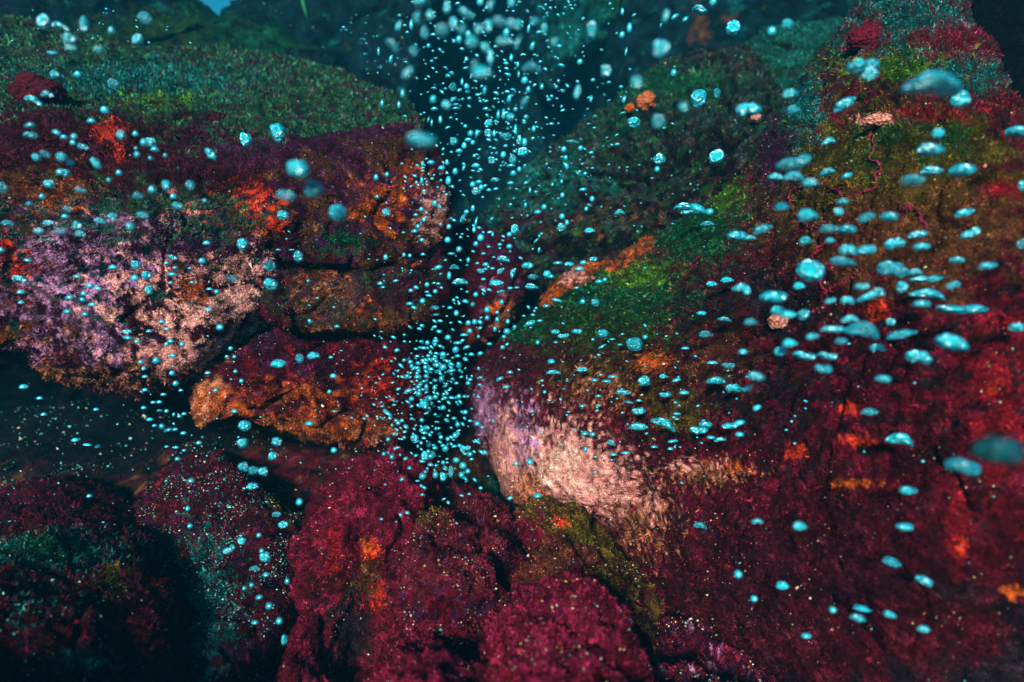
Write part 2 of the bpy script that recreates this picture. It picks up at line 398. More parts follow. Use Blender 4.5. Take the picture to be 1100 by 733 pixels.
# ------------------------------------------------------------------ the seabed: one sheet, out to the horizon
def seabed():
    ctrl = [(470, 520, 2.45), (430, 440, 2.75), (330, 490, 2.05), (250, 600, 1.62), (250, 733, 1.22), (100, 485, 2.3), (20, 460, 2.5), (545, 550, 2.2),
            (640, 600, 1.9), (420, 640, 1.6), (550, 760, 1.35), (800, 760, 1.35), (60, 740, 1.25)]
    c = np.array(ctrl); Pw = unproj(c[:, 0], c[:, 1], c[:, 2])
    far = [(-8, 4, 0), (8, 4, 0), (0, 9, 0), (-4, -4, -.1), (4, -4, -.1), (0, -6, 0), (9, 9, 0.2), (-9, 9, 0.2), (-4, 1, .2), (4, 1, .2)]
    far = np.array(far, float); far[:, 2] += 0.25
    A = np.concatenate([Pw, far]); A4 = A.copy(); A4[:, :2] *= 400 / 3
    f = tps(A4)
    g1 = np.linspace(-2.2, 2.2, 330); e = 2.2 + np.geomspace(0.05, 58, 34)
    ax = np.concatenate([-e[::-1], g1, e]); gy = np.concatenate([-e[::-1], g1, e]) + 1.6
    X, Y = np.meshgrid(ax, gy, indexing='ij'); x, y = X.ravel(), Y.ravel()
    r = np.hypot(x, y - 1.6); k = 1 - sstep(5, 9, r)
    z = f(np.clip(x, -9, 9) * 400 / 3, np.clip(y, -9, 9) * 400 / 3) * k + 0.25 * (1 - k)
    P = np.stack([x, y, np.zeros_like(x)], 1)
    z = z + 0.10 * perlin(P / 0.6 + 3) * (r < 12) + 0.05 * perlin(P / 0.2) + 0.018 * perlin(P / 0.07 + 4) + 0.006 * perlin(P / 0.025)
    V = np.stack([x, y, z], 1); m = len(gy)
    i, j = np.meshgrid(np.arange(len(ax) - 1), np.arange(m - 1), indexing='ij'); q = (i * m + j).ravel()
    Q = np.stack([q, q + m, q + m + 1, q + 1], 1)
    gz = np.gradient(z.reshape(X.shape), ax, gy)
    N = np.stack([-gz[0].ravel(), -gz[1].ravel(), np.ones(len(x))], 1); N /= np.linalg.norm(N, axis=1)[:, None]
    px, py, d = proj(V); vis = d > 0.3
    px = np.where(vis, px, -9999); py = np.where(vis, py, -9999)
    col = pigment(V, px, py, N, [('base', 'dark', 'maroon', 60), ('spots', 'brown', 40, 0.15),
          ('blob', 'brown', 330, 490, 120, 30, 8, 1.2), ('blob', 'peach', 450, 480, 70, 60, 25, 0.95), ('blob', 'wine', 240, 640, 100, 120, 45, 0.7),
          ('blob', 'teal', 230, 640, 90, 130, 20, 1.0), ('blob', 'teal', 520, 540, 90, 40, 16, 0.6), ('blob', 'wine', 310, 510, 70, 50, 12, 0.7), ('spots', 'dark', 12, 0.1), ('blob', 'jet', 60, 440, 210, 62, 40, 0.1)], 1.9 / F)  # jet blob paints the shade on the hollow's floor
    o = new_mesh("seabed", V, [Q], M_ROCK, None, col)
    o["kind"] = "structure"
    splat(px[vis], py[vis], d[vis])
    T = np.concatenate([Q[:, [0, 1, 2]], Q[:, [0, 2, 3]]])
    fr = (px[T[:, 0]] > -80) & (px[T[:, 0]] < 1180) & (py[T[:, 0]] > 330) & (py[T[:, 0]] < 800) & (d[T[:, 0]] < 4) & (d[T[:, 0]] > .5)
    T = T[fr]
    turf(o, V, T, col, px, py, d, N, 60000, 2.6)
    grains(o, V, T, px, py, d, N, 7000, 1.3, TEALSAND)
    return o
seabed()

# ------------------------------------------------------------------ boulders (outlines in photo pixels, each with its own distances in metres)
nobright = lambda c, x, y: np.where(c.sum(1) > 0.9, 0.35, 1.0)
boulder("overhanging_boulder", "huge overhanging boulder on the left, green on top, pink and orange faced",
    [(-150, 20), (-60, -2), (0, 14), (60, 30), (130, 44), (200, 50), (270, 54), (330, 63), (390, 88), (440, 113), (458, 140), (400, 176), (354, 206),
     (345, 235), (328, 262), (322, 330), (280, 360), (225, 397), (160, 420), (100, 415), (50, 402), (0, 388), (-80, 395), (-170, 330), (-190, 150)],
    (150, 235),
    [(0, 150, 1.52), (150, 160, 1.66), (300, 172, 1.78), (440, 150, 2.0), (0, 30, 2.4), (200, 62, 2.7), (400, 100, 2.6), (200, 110, 2.15), (330, 125, 2.25),
     (40, 95, 1.85), (0, 260, 1.36), (150, 270, 1.43), (300, 270, 1.6), (325, 330, 1.68), (0, 372, 1.40), (160, 405, 1.5), (-150, 200, 1.35), (-150, 350, 1.3)],
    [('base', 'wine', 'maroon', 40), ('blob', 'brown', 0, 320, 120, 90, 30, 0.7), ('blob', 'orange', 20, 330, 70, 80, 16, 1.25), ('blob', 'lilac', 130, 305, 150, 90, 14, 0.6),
     ('blob', 'pink', 215, 335, 120, 80, 12, 0.6), ('blob', 'pink', 200, 215, 70, 36, 12, 1.05), ('blob', 'brown', 300, 330, 30, 50, 20, 0.9),  # pale pink and lilac crust, brightened to paint strobe light on this face
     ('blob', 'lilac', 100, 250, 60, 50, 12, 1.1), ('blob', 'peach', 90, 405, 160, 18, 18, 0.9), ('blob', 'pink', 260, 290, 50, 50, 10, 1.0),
     ('blob', 'purple', 210, 262, 75, 22, 8, 0.75), ('blob', 'red', 200, 190, 70, 26, 12, 1.05), ('blob', 'orange', 270, 225, 70, 40, 12, 0.85), ('blob', 'red', 290, 235, 35, 20, 12, 0.8),
     ('blob', 'red', 118, 143, 22, 22, 14, 0.7), ('blob', 'red', 130, 165, 10, 16, 5, 0.8), ('blob', 'orange', 205, 312, 24, 20, 5, 0.9), ('blob', 'red', 10, 280, 30, 40, 10, 0.95),
     ('blob', 'orange', 150, 180, 130, 60, 14, 1.75),
     ('blob', 'orange', 320, 275, 16, 60, 10, 1.0), ('up', 'purple', 0.42, 0.6, 20), ('up', 'green', 0.56, 0.85, 20), ('up', 'teal', 0.62, 0.7, 34), ('up', 'lime', 0.75, 0.30, 30), ('up', 'moss', 0.6, 0.45, 14), ('spots', 'purple', 13, 0.42), ('spots', 'dark', 9, 0.45), ('spots', 'maroon', 30, 0.42), ('spots', 'deep', 18, 0.5), ('blob', 'maroon', 40, 160, 190, 40, 22, 0.35), ('blob', 'maroon', 270, 186, 130, 22, 16, 0.5), ('blob', 'purple', 300, 165, 120, 20, 8, 1.0), ('blob', 'brown', 40, 200, 110, 40, 9, 1.2), ('blob', 'orange', 60, 210, 100, 40, 8, 1.6), ('blob', 'red', 290, 215, 60, 30, 9, 1.1), ('blob', 'red', 118, 143, 20, 16, 5, 0.8), ('blob', 'red', 128, 165, 9, 15, 5, 0.9), ('blob', 'lime', 170, 105, 70, 14, 10, 1.0), ('blob', 'teal', 150, 85, 160, 26, 16, 0.95)],
    T=0.18, R=50, crease=0.013, step=2.3, nturf=80000, tsize=5.2, tkw=dict(accents=(('purple', 0.05),), keep=nobright), ngrain=250)

boulder("orange_block", "upper orange crusted block under the green ledge, left of the plume",
    [(300, 160), (390, 140), (445, 138), (478, 168), (490, 215), (482, 266), (420, 290), (350, 295), (290, 275), (280, 215)], (395, 218),
    [(340, 180, 1.76), (470, 200, 2.0), (400, 220, 1.74), (330, 270, 1.66), (470, 265, 1.95)],
    [('base', 'brown', 'maroon', 30), ('blob', 'orange', 410, 215, 50, 40, 14, 0.9), ('blob', 'orange', 440, 190, 30, 25, 10, 1.0), ('blob', 'green', 365, 258, 40, 18, 12, 0.7),
     ('blob', 'pink', 465, 225, 22, 40, 10, 0.8), ('spots', 'purple', 14, 0.3), ('up', 'purple', 0.55, 0.8, 20)],
    T=0.09, R=14, nturf=12000, tsize=4.2, ngrain=200, gsize=1.8)
boulder("orange_block", "lower maroon block with an orange lower edge, under the upper orange block",
    [(290, 275), (350, 262), (420, 256), (478, 258), (492, 290), (480, 325), (452, 347), (400, 362), (340, 362), (285, 340)], (395, 308),
    [(325, 300, 1.66), (480, 290, 1.95), (400, 310, 1.70), (400, 268, 1.84), (400, 345, 1.74)],
    [('base', 'maroon', 'wine', 24), ('blob', 'orange', 345, 315, 40, 40, 16, 0.95), ('blob', 'peach', 350, 318, 45, 40, 14, 0.85), ('blob', 'orange', 385, 345, 60, 14, 12, 0.75),
     ('blob', 'brown', 400, 345, 90, 24, 18, 0.75), ('spots', 'orange', 14, 0.62), ('up', 'purple', 0.5, 0.8, 16), ('up', 'moss', 0.62, 0.55, 14)],
    T=0.09, R=14, nturf=14000, tsize=4.2, ngrain=300, gsize=1.8)
boulder("maroon_boulder", "wide maroon boulder with a bright orange lower rim, under the overhanging boulder",
    [(207, 420), (218, 392), (262, 366), (320, 350), (390, 350), (435, 360), (458, 392), (456, 440), (430, 474), (400, 484), (350, 476), (300, 465), (250, 447), (216, 458)],
    (330, 412), [(215, 420, 1.62), (330, 410, 1.58), (450, 400, 1.88), (330, 362, 1.68), (300, 455, 1.60), (420, 470, 1.8)],
    [('base', 'maroon', 'wine', 34), ('spots', 'scarlet', 18, 0.45), ('blob', 'peach', 320, 464, 130, 20, 14, 0.85), ('blob', 'orange', 350, 456, 110, 24, 8, 1.1),
     ('blob', 'peach', 225, 430, 26, 50, 12, 0.85), ('blob', 'orange', 250, 435, 50, 25, 12, 1.05), ('blob', 'orange', 330, 425, 90, 30, 9, 1.25), ('blob', 'red', 400, 410, 50, 50, 10, 1.3), ('up', 'purple', 0.6, 0.6, 16)],
    T=0.11, R=18, nturf=26000, tsize=4.2, ngrain=900, gsize=1.8)
boulder("purple_boulder", "small purple boulder with orange edges, deep in the cleft behind the bubble plume",
    [(452, 320), (462, 270), (500, 246), (545, 256), (572, 300), (552, 345), (515, 376), (470, 366)], (510, 310),
    [(460, 320, 2.2), (510, 310, 2.1), (560, 310, 2.25), (510, 260, 2.4), (510, 370, 2.2)],
    [('base', 'purple', 'wine', 20), ('spots', 'lilac', 8, 0.7), ('blob', 'peach', 548, 345, 22, 26, 9, 0.6), ('blob', 'orange', 538, 330, 16, 10, 5, 0.75), ('blob', 'orange', 490, 366, 40, 12, 9, 0.7), ('blob', 'peach', 468, 340, 14, 40, 9, 0.8)],
    T=0.2, R=24, nturf=7000, tsize=4)
boulder("brown_slab", "brown and maroon slab on the floor of the cleft, behind the dense bubble column",
    [(405, 400), (440, 352), (480, 345), (520, 360), (545, 420), (560, 480), (580, 560), (520, 600), (430, 560), (400, 480)], (480, 450),
    [(440, 380, 2.4), (480, 450, 2.36), (540, 450, 2.5), (480, 360, 2.6), (480, 540, 2.2), (410, 450, 2.3)],
    [('base', 'maroon', 'dark', 22), ('blob', 'brown', 500, 470, 60, 70, 14, 0.8), ('blob', 'orange', 470, 400, 40, 30, 9, 1.3), ('blob', 'teal', 530, 530, 60, 26, 8, 0.9), ('blob', 'olive', 480, 510, 40, 30, 9, 1.0)],
    T=0.15, R=20, nturf=9000, tsize=4, ngrain=900, gsize=1.8, back=0.4)
boulder("orange_ledge", "narrow orange sponge crusted ledge in the crevice above the big right boulder",
    [(578, 330), (592, 306), (612, 290), (642, 276), (672, 264), (698, 250), (708, 262), (690, 286), (650, 310), (610, 330)], (645, 292),
    [(590, 310, 2.3), (650, 290, 2.15), (700, 260, 2.1)],
    [('base', 'brown', 'orange', 12), ('blob', 'pink', 608, 296, 40, 10, 6, 1.0), ('blob', 'dark', 655, 276, 22, 8, 7, 0.7), ('spots', 'brown', 9, 0.25)],
    T=0.08, R=12, nturf=6000, tsize=4, back=0.5)
boulder("mossy_boulder", "dark mossy boulder with a long straight left slope, behind the big right boulder",
    [(470, 300), (492, 256), (540, 206), (600, 155), (655, 104), (698, 70), (735, 53), (785, 47), (812, 60), (838, 98), (890, 150), (890, 260), (800, 330), (650, 345), (540, 350)],
    (690, 215), [(500, 270, 2.95), (600, 250, 2.6), (700, 200, 2.42), (800, 150, 2.3), (740, 60, 3.05), (690, 300, 2.35), (620, 160, 2.9), (850, 250, 2.1)],
    [('base', 'jet', 'dark', 26), ('spots', 'moss', 12, 0.2), ('spots', 'maroon', 11, 0.3), ('blob', 'brown', 650, 235, 120, 40, 8, 1.45), ('blob', 'wine', 580, 215, 45, 35, 16, 0.7), ('spots', 'lime', 20, 0.75),  # jet and dark base puts the strobe's falloff into the colour
     ('blob', 'teal', 560, 200, 90, 40, 24, 0.8), ('blob', 'teal', 500, 270, 50, 60, 24, 0.75), ('blob', 'green', 640, 130, 80, 36, 10, 0.85), ('blob', 'teal', 580, 185, 70, 26, 9, 0.75), ('up', 'green', 0.66, 0.7, 18), ('up', 'purple', 0.7, 0.4, 12), ('spots', 'jet', 10, 0.3), ('blob', 'green', 700, 90, 110, 28, 14, 0.95)],
    T=0.16, R=24, step=2.5, nturf=42000, tsize=4.6, ngrain=900, gsize=1.8, gcols=TEALSAND)
boulder("mossy_boulder", "small dark green boulder at the top, between two larger mossy boulders",
    [(790, 70), (815, 40), (858, 22), (905, 22), (940, 50), (945, 120), (885, 160), (825, 130)], (868, 85),
    [(868, 85, 2.9), (868, 30, 3.2), (930, 80, 2.9), (800, 70, 3.2)],
    [('base', 'dark', 'moss', 14), ('up', 'green', 0.4, 0.8, 14), ('up', 'teal', 0.6, 0.6, 14)], T=0.25, R=28, nturf=8000, tsize=4)

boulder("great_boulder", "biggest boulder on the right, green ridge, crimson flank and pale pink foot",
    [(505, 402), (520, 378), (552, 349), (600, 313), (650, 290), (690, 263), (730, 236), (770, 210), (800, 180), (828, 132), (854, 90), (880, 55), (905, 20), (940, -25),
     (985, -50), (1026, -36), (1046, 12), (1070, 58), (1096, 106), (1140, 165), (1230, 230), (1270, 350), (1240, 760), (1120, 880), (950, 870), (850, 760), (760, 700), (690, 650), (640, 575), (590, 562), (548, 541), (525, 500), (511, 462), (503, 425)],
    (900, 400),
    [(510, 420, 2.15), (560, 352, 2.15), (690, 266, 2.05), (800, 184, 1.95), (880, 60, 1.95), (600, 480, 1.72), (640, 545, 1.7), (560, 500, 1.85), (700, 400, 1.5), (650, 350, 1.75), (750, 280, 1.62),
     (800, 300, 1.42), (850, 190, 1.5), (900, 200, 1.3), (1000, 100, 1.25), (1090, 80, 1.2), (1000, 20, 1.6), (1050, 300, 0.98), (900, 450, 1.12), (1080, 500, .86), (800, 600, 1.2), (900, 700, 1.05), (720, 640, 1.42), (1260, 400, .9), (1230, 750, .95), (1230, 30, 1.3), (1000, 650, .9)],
    [('base', 'wine', 'crimson', 30), ('spots', 'maroon', 20, 0.15), ('spots', 'dark', 16, 0.42), ('blob', 'dark', 840, 330, 60, 50, 26, 0.75), ('blob', 'dark', 890, 700, 130, 80, 40, 0.5), ('blob', 'dark', 1060, 700, 120, 90, 40, 0.5), ('spots', 'dark', 11, 0.40), ('blob', 'dark', 740, 330, 90, 50, 24, 0.95),  # dark blobs at lower right paint the light's falloff
     ('blob', 'wine', 900, 640, 200, 120, 40, 0.6), ('blob', 'maroon', 650, 380, 120, 60, 26, 0.8), ('blob', 'brown', 770, 390, 130, 60, 10, 1.35), ('blob', 'dark', 810, 420, 140, 70, 8, 1.25), ('blob', 'olive', 640, 400, 110, 40, 9, 1.35), ('blob', 'maroon', 860, 620, 200, 120, 22, 0.9),  # wine and maroon on the lower flank continue the painted falloff
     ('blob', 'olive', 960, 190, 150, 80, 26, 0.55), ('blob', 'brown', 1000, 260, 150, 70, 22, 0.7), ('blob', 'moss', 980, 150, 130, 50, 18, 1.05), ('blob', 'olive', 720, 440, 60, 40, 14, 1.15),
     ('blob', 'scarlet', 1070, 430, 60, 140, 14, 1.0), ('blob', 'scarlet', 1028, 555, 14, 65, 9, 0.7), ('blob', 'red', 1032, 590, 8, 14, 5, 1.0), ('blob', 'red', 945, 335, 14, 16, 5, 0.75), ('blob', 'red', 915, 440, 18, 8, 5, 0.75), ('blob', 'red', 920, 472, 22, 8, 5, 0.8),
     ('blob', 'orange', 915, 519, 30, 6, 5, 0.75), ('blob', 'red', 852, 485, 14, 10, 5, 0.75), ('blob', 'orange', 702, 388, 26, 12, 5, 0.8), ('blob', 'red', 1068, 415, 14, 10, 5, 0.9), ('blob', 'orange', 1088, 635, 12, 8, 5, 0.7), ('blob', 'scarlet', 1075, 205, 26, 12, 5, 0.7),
     ('blob', 'pink', 600, 492, 64, 58, 9, 0.95), ('blob', 'lilac', 552, 470, 40, 60, 8, 1.05), ('blob', 'cream', 605, 510, 42, 36, 9, 0.95), ('blob', 'pink', 640, 520, 60, 50, 10, 0.95), ('blob', 'peach', 560, 525, 40, 30, 12, 0.9), ('blob', 'pink', 540, 500, 22, 70, 9, 0.8), ('blob', 'lilac', 520, 440, 16, 50, 7, 0.85),  # pale crust, made paler to paint the strobe's pool of light
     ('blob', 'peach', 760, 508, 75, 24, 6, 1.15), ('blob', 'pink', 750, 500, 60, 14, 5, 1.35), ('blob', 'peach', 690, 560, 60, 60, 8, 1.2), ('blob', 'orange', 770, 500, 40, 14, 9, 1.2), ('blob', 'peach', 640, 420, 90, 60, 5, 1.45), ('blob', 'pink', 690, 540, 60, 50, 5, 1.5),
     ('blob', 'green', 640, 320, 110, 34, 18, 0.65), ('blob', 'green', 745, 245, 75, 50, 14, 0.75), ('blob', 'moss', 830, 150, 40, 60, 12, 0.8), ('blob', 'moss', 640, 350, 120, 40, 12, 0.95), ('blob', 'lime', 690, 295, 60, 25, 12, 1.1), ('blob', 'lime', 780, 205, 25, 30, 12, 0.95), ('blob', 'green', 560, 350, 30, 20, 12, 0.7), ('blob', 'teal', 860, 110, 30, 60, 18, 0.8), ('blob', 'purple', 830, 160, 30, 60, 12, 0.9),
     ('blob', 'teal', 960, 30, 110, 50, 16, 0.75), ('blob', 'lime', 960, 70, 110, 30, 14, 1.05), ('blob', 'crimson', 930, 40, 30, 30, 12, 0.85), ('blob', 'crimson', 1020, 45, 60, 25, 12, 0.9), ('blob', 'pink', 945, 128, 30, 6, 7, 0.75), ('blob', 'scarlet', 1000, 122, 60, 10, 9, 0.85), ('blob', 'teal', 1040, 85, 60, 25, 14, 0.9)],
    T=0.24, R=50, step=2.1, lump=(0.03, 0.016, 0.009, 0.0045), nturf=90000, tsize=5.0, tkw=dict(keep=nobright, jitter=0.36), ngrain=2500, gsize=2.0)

# foreground lumps
LUMP = [('base', 'wine', 'maroon', 20), ('spots', 'crimson', 12, 0.1), ('up', 'crimson', 0.45, 0.9, 12), ('up', 'magenta', 0.7, 0.5, 10), ('spots', 'dark', 8, 0.55)]  # brighter tops over darker sides put form shading into the algae colours
def lumpy(label, poly, c, depth, extra=[], n=12000, g=700, T=0.20, R=56, ts=5.0, gk={}, **k):
    return boulder("crimson_rock", label, poly, c, depth, LUMP + extra, T=T, R=R, nturf=n, tsize=ts, ngrain=g, gsize=2.4, gkw=gk,
                   lump=(0.060, 0.036, 0.013, 0.005), lw=(0.24, 0.10, 0.035, 0.013), **k)
lumpy("tall crimson rock in front with an orange cleft on its right side",
    [(298, 690), (303, 632), (324, 572), (350, 530), (384, 501), (420, 490), (446, 497), (464, 518), (484, 560), (475, 625), (455, 700), (440, 790), (292, 790)], (382, 620),
    [(305, 650, 1.35), (350, 560, 1.3), (400, 500, 1.5), (380, 600, 1.25), (372, 660, 1.46), (345, 650, 1.25), (415, 650, 1.28), (420, 560, 1.35), (372, 700, 1.36), (340, 720, 1.15), (440, 640, 1.32)],
    [('blob', 'red', 398, 592, 12, 12, 5, 0.7), ('blob', 'orange', 395, 588, 10, 12, 5, 1.0), ('blob', 'dark', 375, 675, 24, 60, 14, 0.6), ('blob', 'red', 405, 640, 14, 24, 9, 1.1), ('blob', 'brown', 395, 620, 20, 30, 9, 1.0), ('blob', 'scarlet', 360, 590, 30, 50, 12, 1.15)], n=22000, g=500)  # dark blob paints the shade inside the hollow
lumpy("purplish low hump behind the front rocks, just below the bubble column",
    [(410, 600), (420, 545), (440, 516), (470, 522), (512, 530), (540, 552), (556, 592), (530, 650), (450, 650)], (490, 580),
    [(440, 530, 1.55), (490, 580, 1.34), (540, 570, 1.48), (490, 530, 1.55)], [('spots', 'purple', 14, 0.0), ('up', 'moss', 0.7, 0.25, 8), ('up', 'crimson', 0.5, 0.5, 9), ('blob', 'olive', 450, 545, 40, 24, 9, 0.9)], g=900)
lumpy("rounded crimson hump dusted with sand, left of the nearest rock",
    [(408, 720), (416, 640), (430, 592), (462, 571), (502, 573), (535, 592), (550, 628), (548, 700), (500, 760), (410, 780)], (478, 660),
    [(478, 650, 1.20), (478, 585, 1.42), (545, 640, 1.27), (425, 650, 1.3)], [('blob', 'olive', 500, 590, 40, 20, 8, 1.0)], n=14000, g=1300, gk=dict(keep=lambda x, y: np.exp(-((y - 640) / 50) ** 2) + .1))
lumpy("olive topped crimson hump at the foot of the big right boulder",
    [(526, 585), (555, 553), (600, 539), (642, 561), (680, 600), (706, 640), (722, 690), (690, 740), (590, 690), (545, 640)], (620, 620),
    [(600, 550, 1.6), (620, 620, 1.36), (700, 660, 1.36), (540, 590, 1.55)], [('up', 'olive', 0.5, 0.85, 18), ('blob', 'olive', 630, 575, 60, 30, 10, 0.7), ('blob', 'red', 605, 562, 12, 6, 5, 0.8), ('blob', 'crimson', 560, 580, 40, 30, 10, 0.7)], n=14000, g=900)
lumpy("small brownish crimson knob standing between the front rocks",
    [(545, 665), (560, 620), (582, 594), (603, 584), (628, 594), (650, 625), (662, 680), (610, 730), (550, 720)], (602, 650),
    [(602, 600, 1.3), (602, 650, 1.15), (655, 650, 1.25), (550, 660, 1.25)], [('up', 'brown', 0.5, 0.8, 14)], n=8000, g=400)
lumpy("nearest crimson rock with two soft humps at the bottom edge of the picture",
    [(375, 800), (395, 735), (422, 698), (458, 684), (496, 692), (525, 668), (556, 640), (592, 624), (628, 626), (662, 650), (690, 688), (708, 735), (712, 800), (560, 860)], (560, 740),
    [(455, 700, .97), (455, 745, .84), (512, 700, .97), (600, 640, .98), (600, 700, .81), (690, 700, .92), (560, 800, .74), (522, 750, .86)], [('up', 'magenta', 0.62, 0.6, 9)], n=20000, g=900, ts=5.5)  # brighter magenta paints light on the tops of the humps
lumpy("low sandy purple mound at the bottom edge, right of the nearest rock",
    [(680, 720), (700, 690), (730, 674), (775, 682), (822, 706), (862, 738), (880, 800), (760, 850), (680, 800)], (768, 750),
    [(768, 690, 1.2), (768, 750, 1.02), (850, 740, 1.1), (690, 730, 1.1)], [('spots', 'purple', 12, 0.0), ('spots', 'lilac', 8, 0.5)], n=9000, g=1800)
DARKL = [('base', 'wine', 'maroon', 26), ('spots', 'crimson', 12, 0.45), ('spots', 'dark', 14, 0.45)]  # dark maroon growth; its darkness also carries light falloff at lower left
boulder("dark_rock", "round dark maroon rock at the left edge, behind the teal flecked rock",
    [(-80, 590), (-20, 545), (28, 518), (80, 511), (130, 529), (160, 563), (170, 615), (110, 660), (-60, 660)], (60, 590),
    [(60, 520, 1.6), (60, 590, 1.32), (160, 590, 1.5), (-50, 590, 1.3)], DARKL, T=0.15, R=45, nturf=10000, tsize=5, ngrain=250, gcols=TEALSAND)
boulder("dark_rock", "dark rock flecked with teal and green algae in the lower left corner",
    [(-110, 640), (-60, 590), (0, 574), (58, 561), (112, 564), (160, 585), (196, 622), (214, 675), (212, 740), (195, 830), (-100, 850)], (70, 690),
    [(60, 575, 1.25), (70, 680, .95), (205, 690, 1.1), (-80, 680, .85), (80, 780, .85)],
    DARKL + [('blob', 'teal', 50, 592, 120, 30, 9, 0.9), ('blob', 'teal', 30, 650, 120, 50, 8, 1.55), ('blob', 'green', 60, 590, 80, 20, 9, 1.0), ('blob', 'olive', 120, 625, 30, 30, 7, 1.1), ('blob', 'teal', 90, 710, 60, 20, 8, 1.1)],
    T=0.15, R=50, nturf=18000, tsize=6, ngrain=900, gcols=TEALSAND, lump=(0.03, 0.02, 0.009, 0.003))
boulder("slanting_ridge", "slanting maroon ridge sprinkled with teal sand, left of the tall crimson rock",
    [(140, 560), (165, 520), (198, 494), (232, 481), (256, 492), (278, 522), (306, 548), (336, 570), (330, 650), (280, 720), (230, 770), (185, 740), (170, 640)], (240, 610),
    [(230, 490, 1.75), (240, 610, 1.36), (320, 590, 1.45), (200, 730, 1.10), (160, 560, 1.55)],
    DARKL + [('spots', 'purple', 20, 0.2), ('blob', 'teal', 215, 650, 60, 110, 10, 1.05), ('blob', 'olive', 300, 540, 30, 25, 9, .9)], T=0.14, R=40, nturf=16000, tsize=4.5, ngrain=4500, gsize=1.8, gcols=TEALSAND)
boulder("hollow_wall", "rock wall coloured black for shade, at the back of the hollow under the overhanging boulder",
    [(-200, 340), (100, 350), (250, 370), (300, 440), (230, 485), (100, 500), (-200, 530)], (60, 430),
    [(-100, 430, 2.5), (60, 430, 2.75), (260, 430, 2.6)], [('base', 'jet', 'black', 30)], T=0.2, R=30, step=4, nturf=6000, tsize=4, ngrain=500, gsize=1.6, gcols=TEALSAND)  # jet and black put the hollow's shade into the rock colour
# background cliffs
BG = [('base', 'deep', 'jet', 26), ('spots', 'deep', 12, 0.1), ('spots', 'teal', 16, 0.55), ('spots', 'moss', 14, 0.65)]  # deep teal and jet put unlit distance and haze into the colour
boulder("background_cliff", "dark cliff with a green slanting edge behind the overhanging boulder, top left",
    [(-260, -160), (-20, -170), (150, -90), (200, -14), (236, 22), (262, 14), (300, 30), (340, 52), (372, 72), (380, 150), (100, 200), (-260, 160)], (100, 60),
    [(0, 40, 3.6), (200, 40, 4.0), (340, 70, 4.0), (100, -100, 4.2), (-200, 0, 3.4), (100, 150, 3.6)],
    BG + [('blob', 'green', 225, 10, 34, 26, 14, 0.6), ('blob', 'moss', 150, 40, 120, 30, 16, 0.7), ('blob', 'green', 290, 40, 60, 20, 16, 0.85)], T=0.4, R=20, step=3, nturf=10000, tsize=4)
boulder("background_cliff", "dark cliff right of the small blue gap, top left",
    [(238, 24), (243, 8), (256, -6), (262, -40), (300, -150), (440, -200), (520, -100), (470, 20), (440, 130), (380, 160), (290, 110)], (370, 20),
    [(300, 20, 4.8), (420, 30, 4.6), (370, 100, 4.5), (400, -150, 5.0)], BG + [('spots', 'deep', 30, 0.1)], T=0.4, R=20, step=3, nturf=7000, tsize=3.6, ngrain=250, gsize=1.8)
boulder("background_cliff", "dim cliff at the back of the cleft behind the rising bubbles",
    [(380, -240), (700, -260), (760, -60), (700, 80), (640, 250), (520, 330), (430, 260), (370, 60)], (560, 30),
    [(430, 60, 6.2), (560, 60, 6.6), (640, 60, 5.8), (560, 250, 5.2), (560, -200, 6.5)], BG, T=0.6, R=30, step=3.4, nturf=7000, tsize=3.4, ngrain=250, gsize=1.6, lump=(0.05, 0.03, 0.008, 0.002))
boulder("background_cliff", "cliff with a pale green jutting edge, top right of the plume",
    [(570, -160), (640, -190), (690, -60), (672, 12), (650, 50), (618, 72), (590, 110), (560, 60), (550, -60)], (620, -20),
    [(620, 20, 5.0), (600, -100, 5.2), (670, 0, 5.0)], BG + [('blob', 'green', 655, 20, 30, 40, 12, 0.7), ('blob', 'teal', 620, 30, 50, 40, 14, 0.8), ('blob', 'peach', 676, -4, 12, 12, 7, 0.7)], T=0.35, R=18, step=3, nturf=5000, tsize=3.6)
boulder("background_cliff", "dark cliff behind the mossy boulder, top right of centre",
    [(650, -220), (1000, -240), (1080, 0), (1000, 150), (800, 180), (690, 150), (640, 60), (660, -40)], (820, 0),
    [(700, 30, 4.8), (820, 20, 4.4), (980, 20, 4.0), (820, -180, 4.6), (800, 150, 4.4)], BG + [('blob', 'brown', 752, 30, 14, 24, 8, 0.8), ('blob', 'brown', 785, 20, 10, 8, 8, 0.8), ('blob', 'teal', 790, 5, 8, 14, 6, 0.7)], T=0.5, R=30, step=3, nturf=8000, tsize=3.8)
boulder("added_corner_rock", "black rock in the upper right corner, beyond the big right boulder's top",
    [(960, -140), (980, 40), (1030, 150), (1130, 250), (1300, 260), (1420, 60), (1330, -140), (1150, -200)], (1170, 30),  # added rock, stands in for the black shade of the camera housing
    [(1050, 0, 1.95), (1100, 80, 1.9), (1300, 0, 1.8), (1150, -150, 2.0)], [('base', 'jet', 'jet', 40)], T=0.2, R=60, step=4, nturf=4000, tsize=6, back=0.5)

# ------------------------------------------------------------------ small growths on the rocks
def depth_at(x, y, r=1):
    i = int(np.clip(y / 4, 0, 183)); j = int(np.clip(x / 4, 0, 274))
    return float(ZB[max(0, i - r):i + r + 1, max(0, j - r):j + r + 1].min())

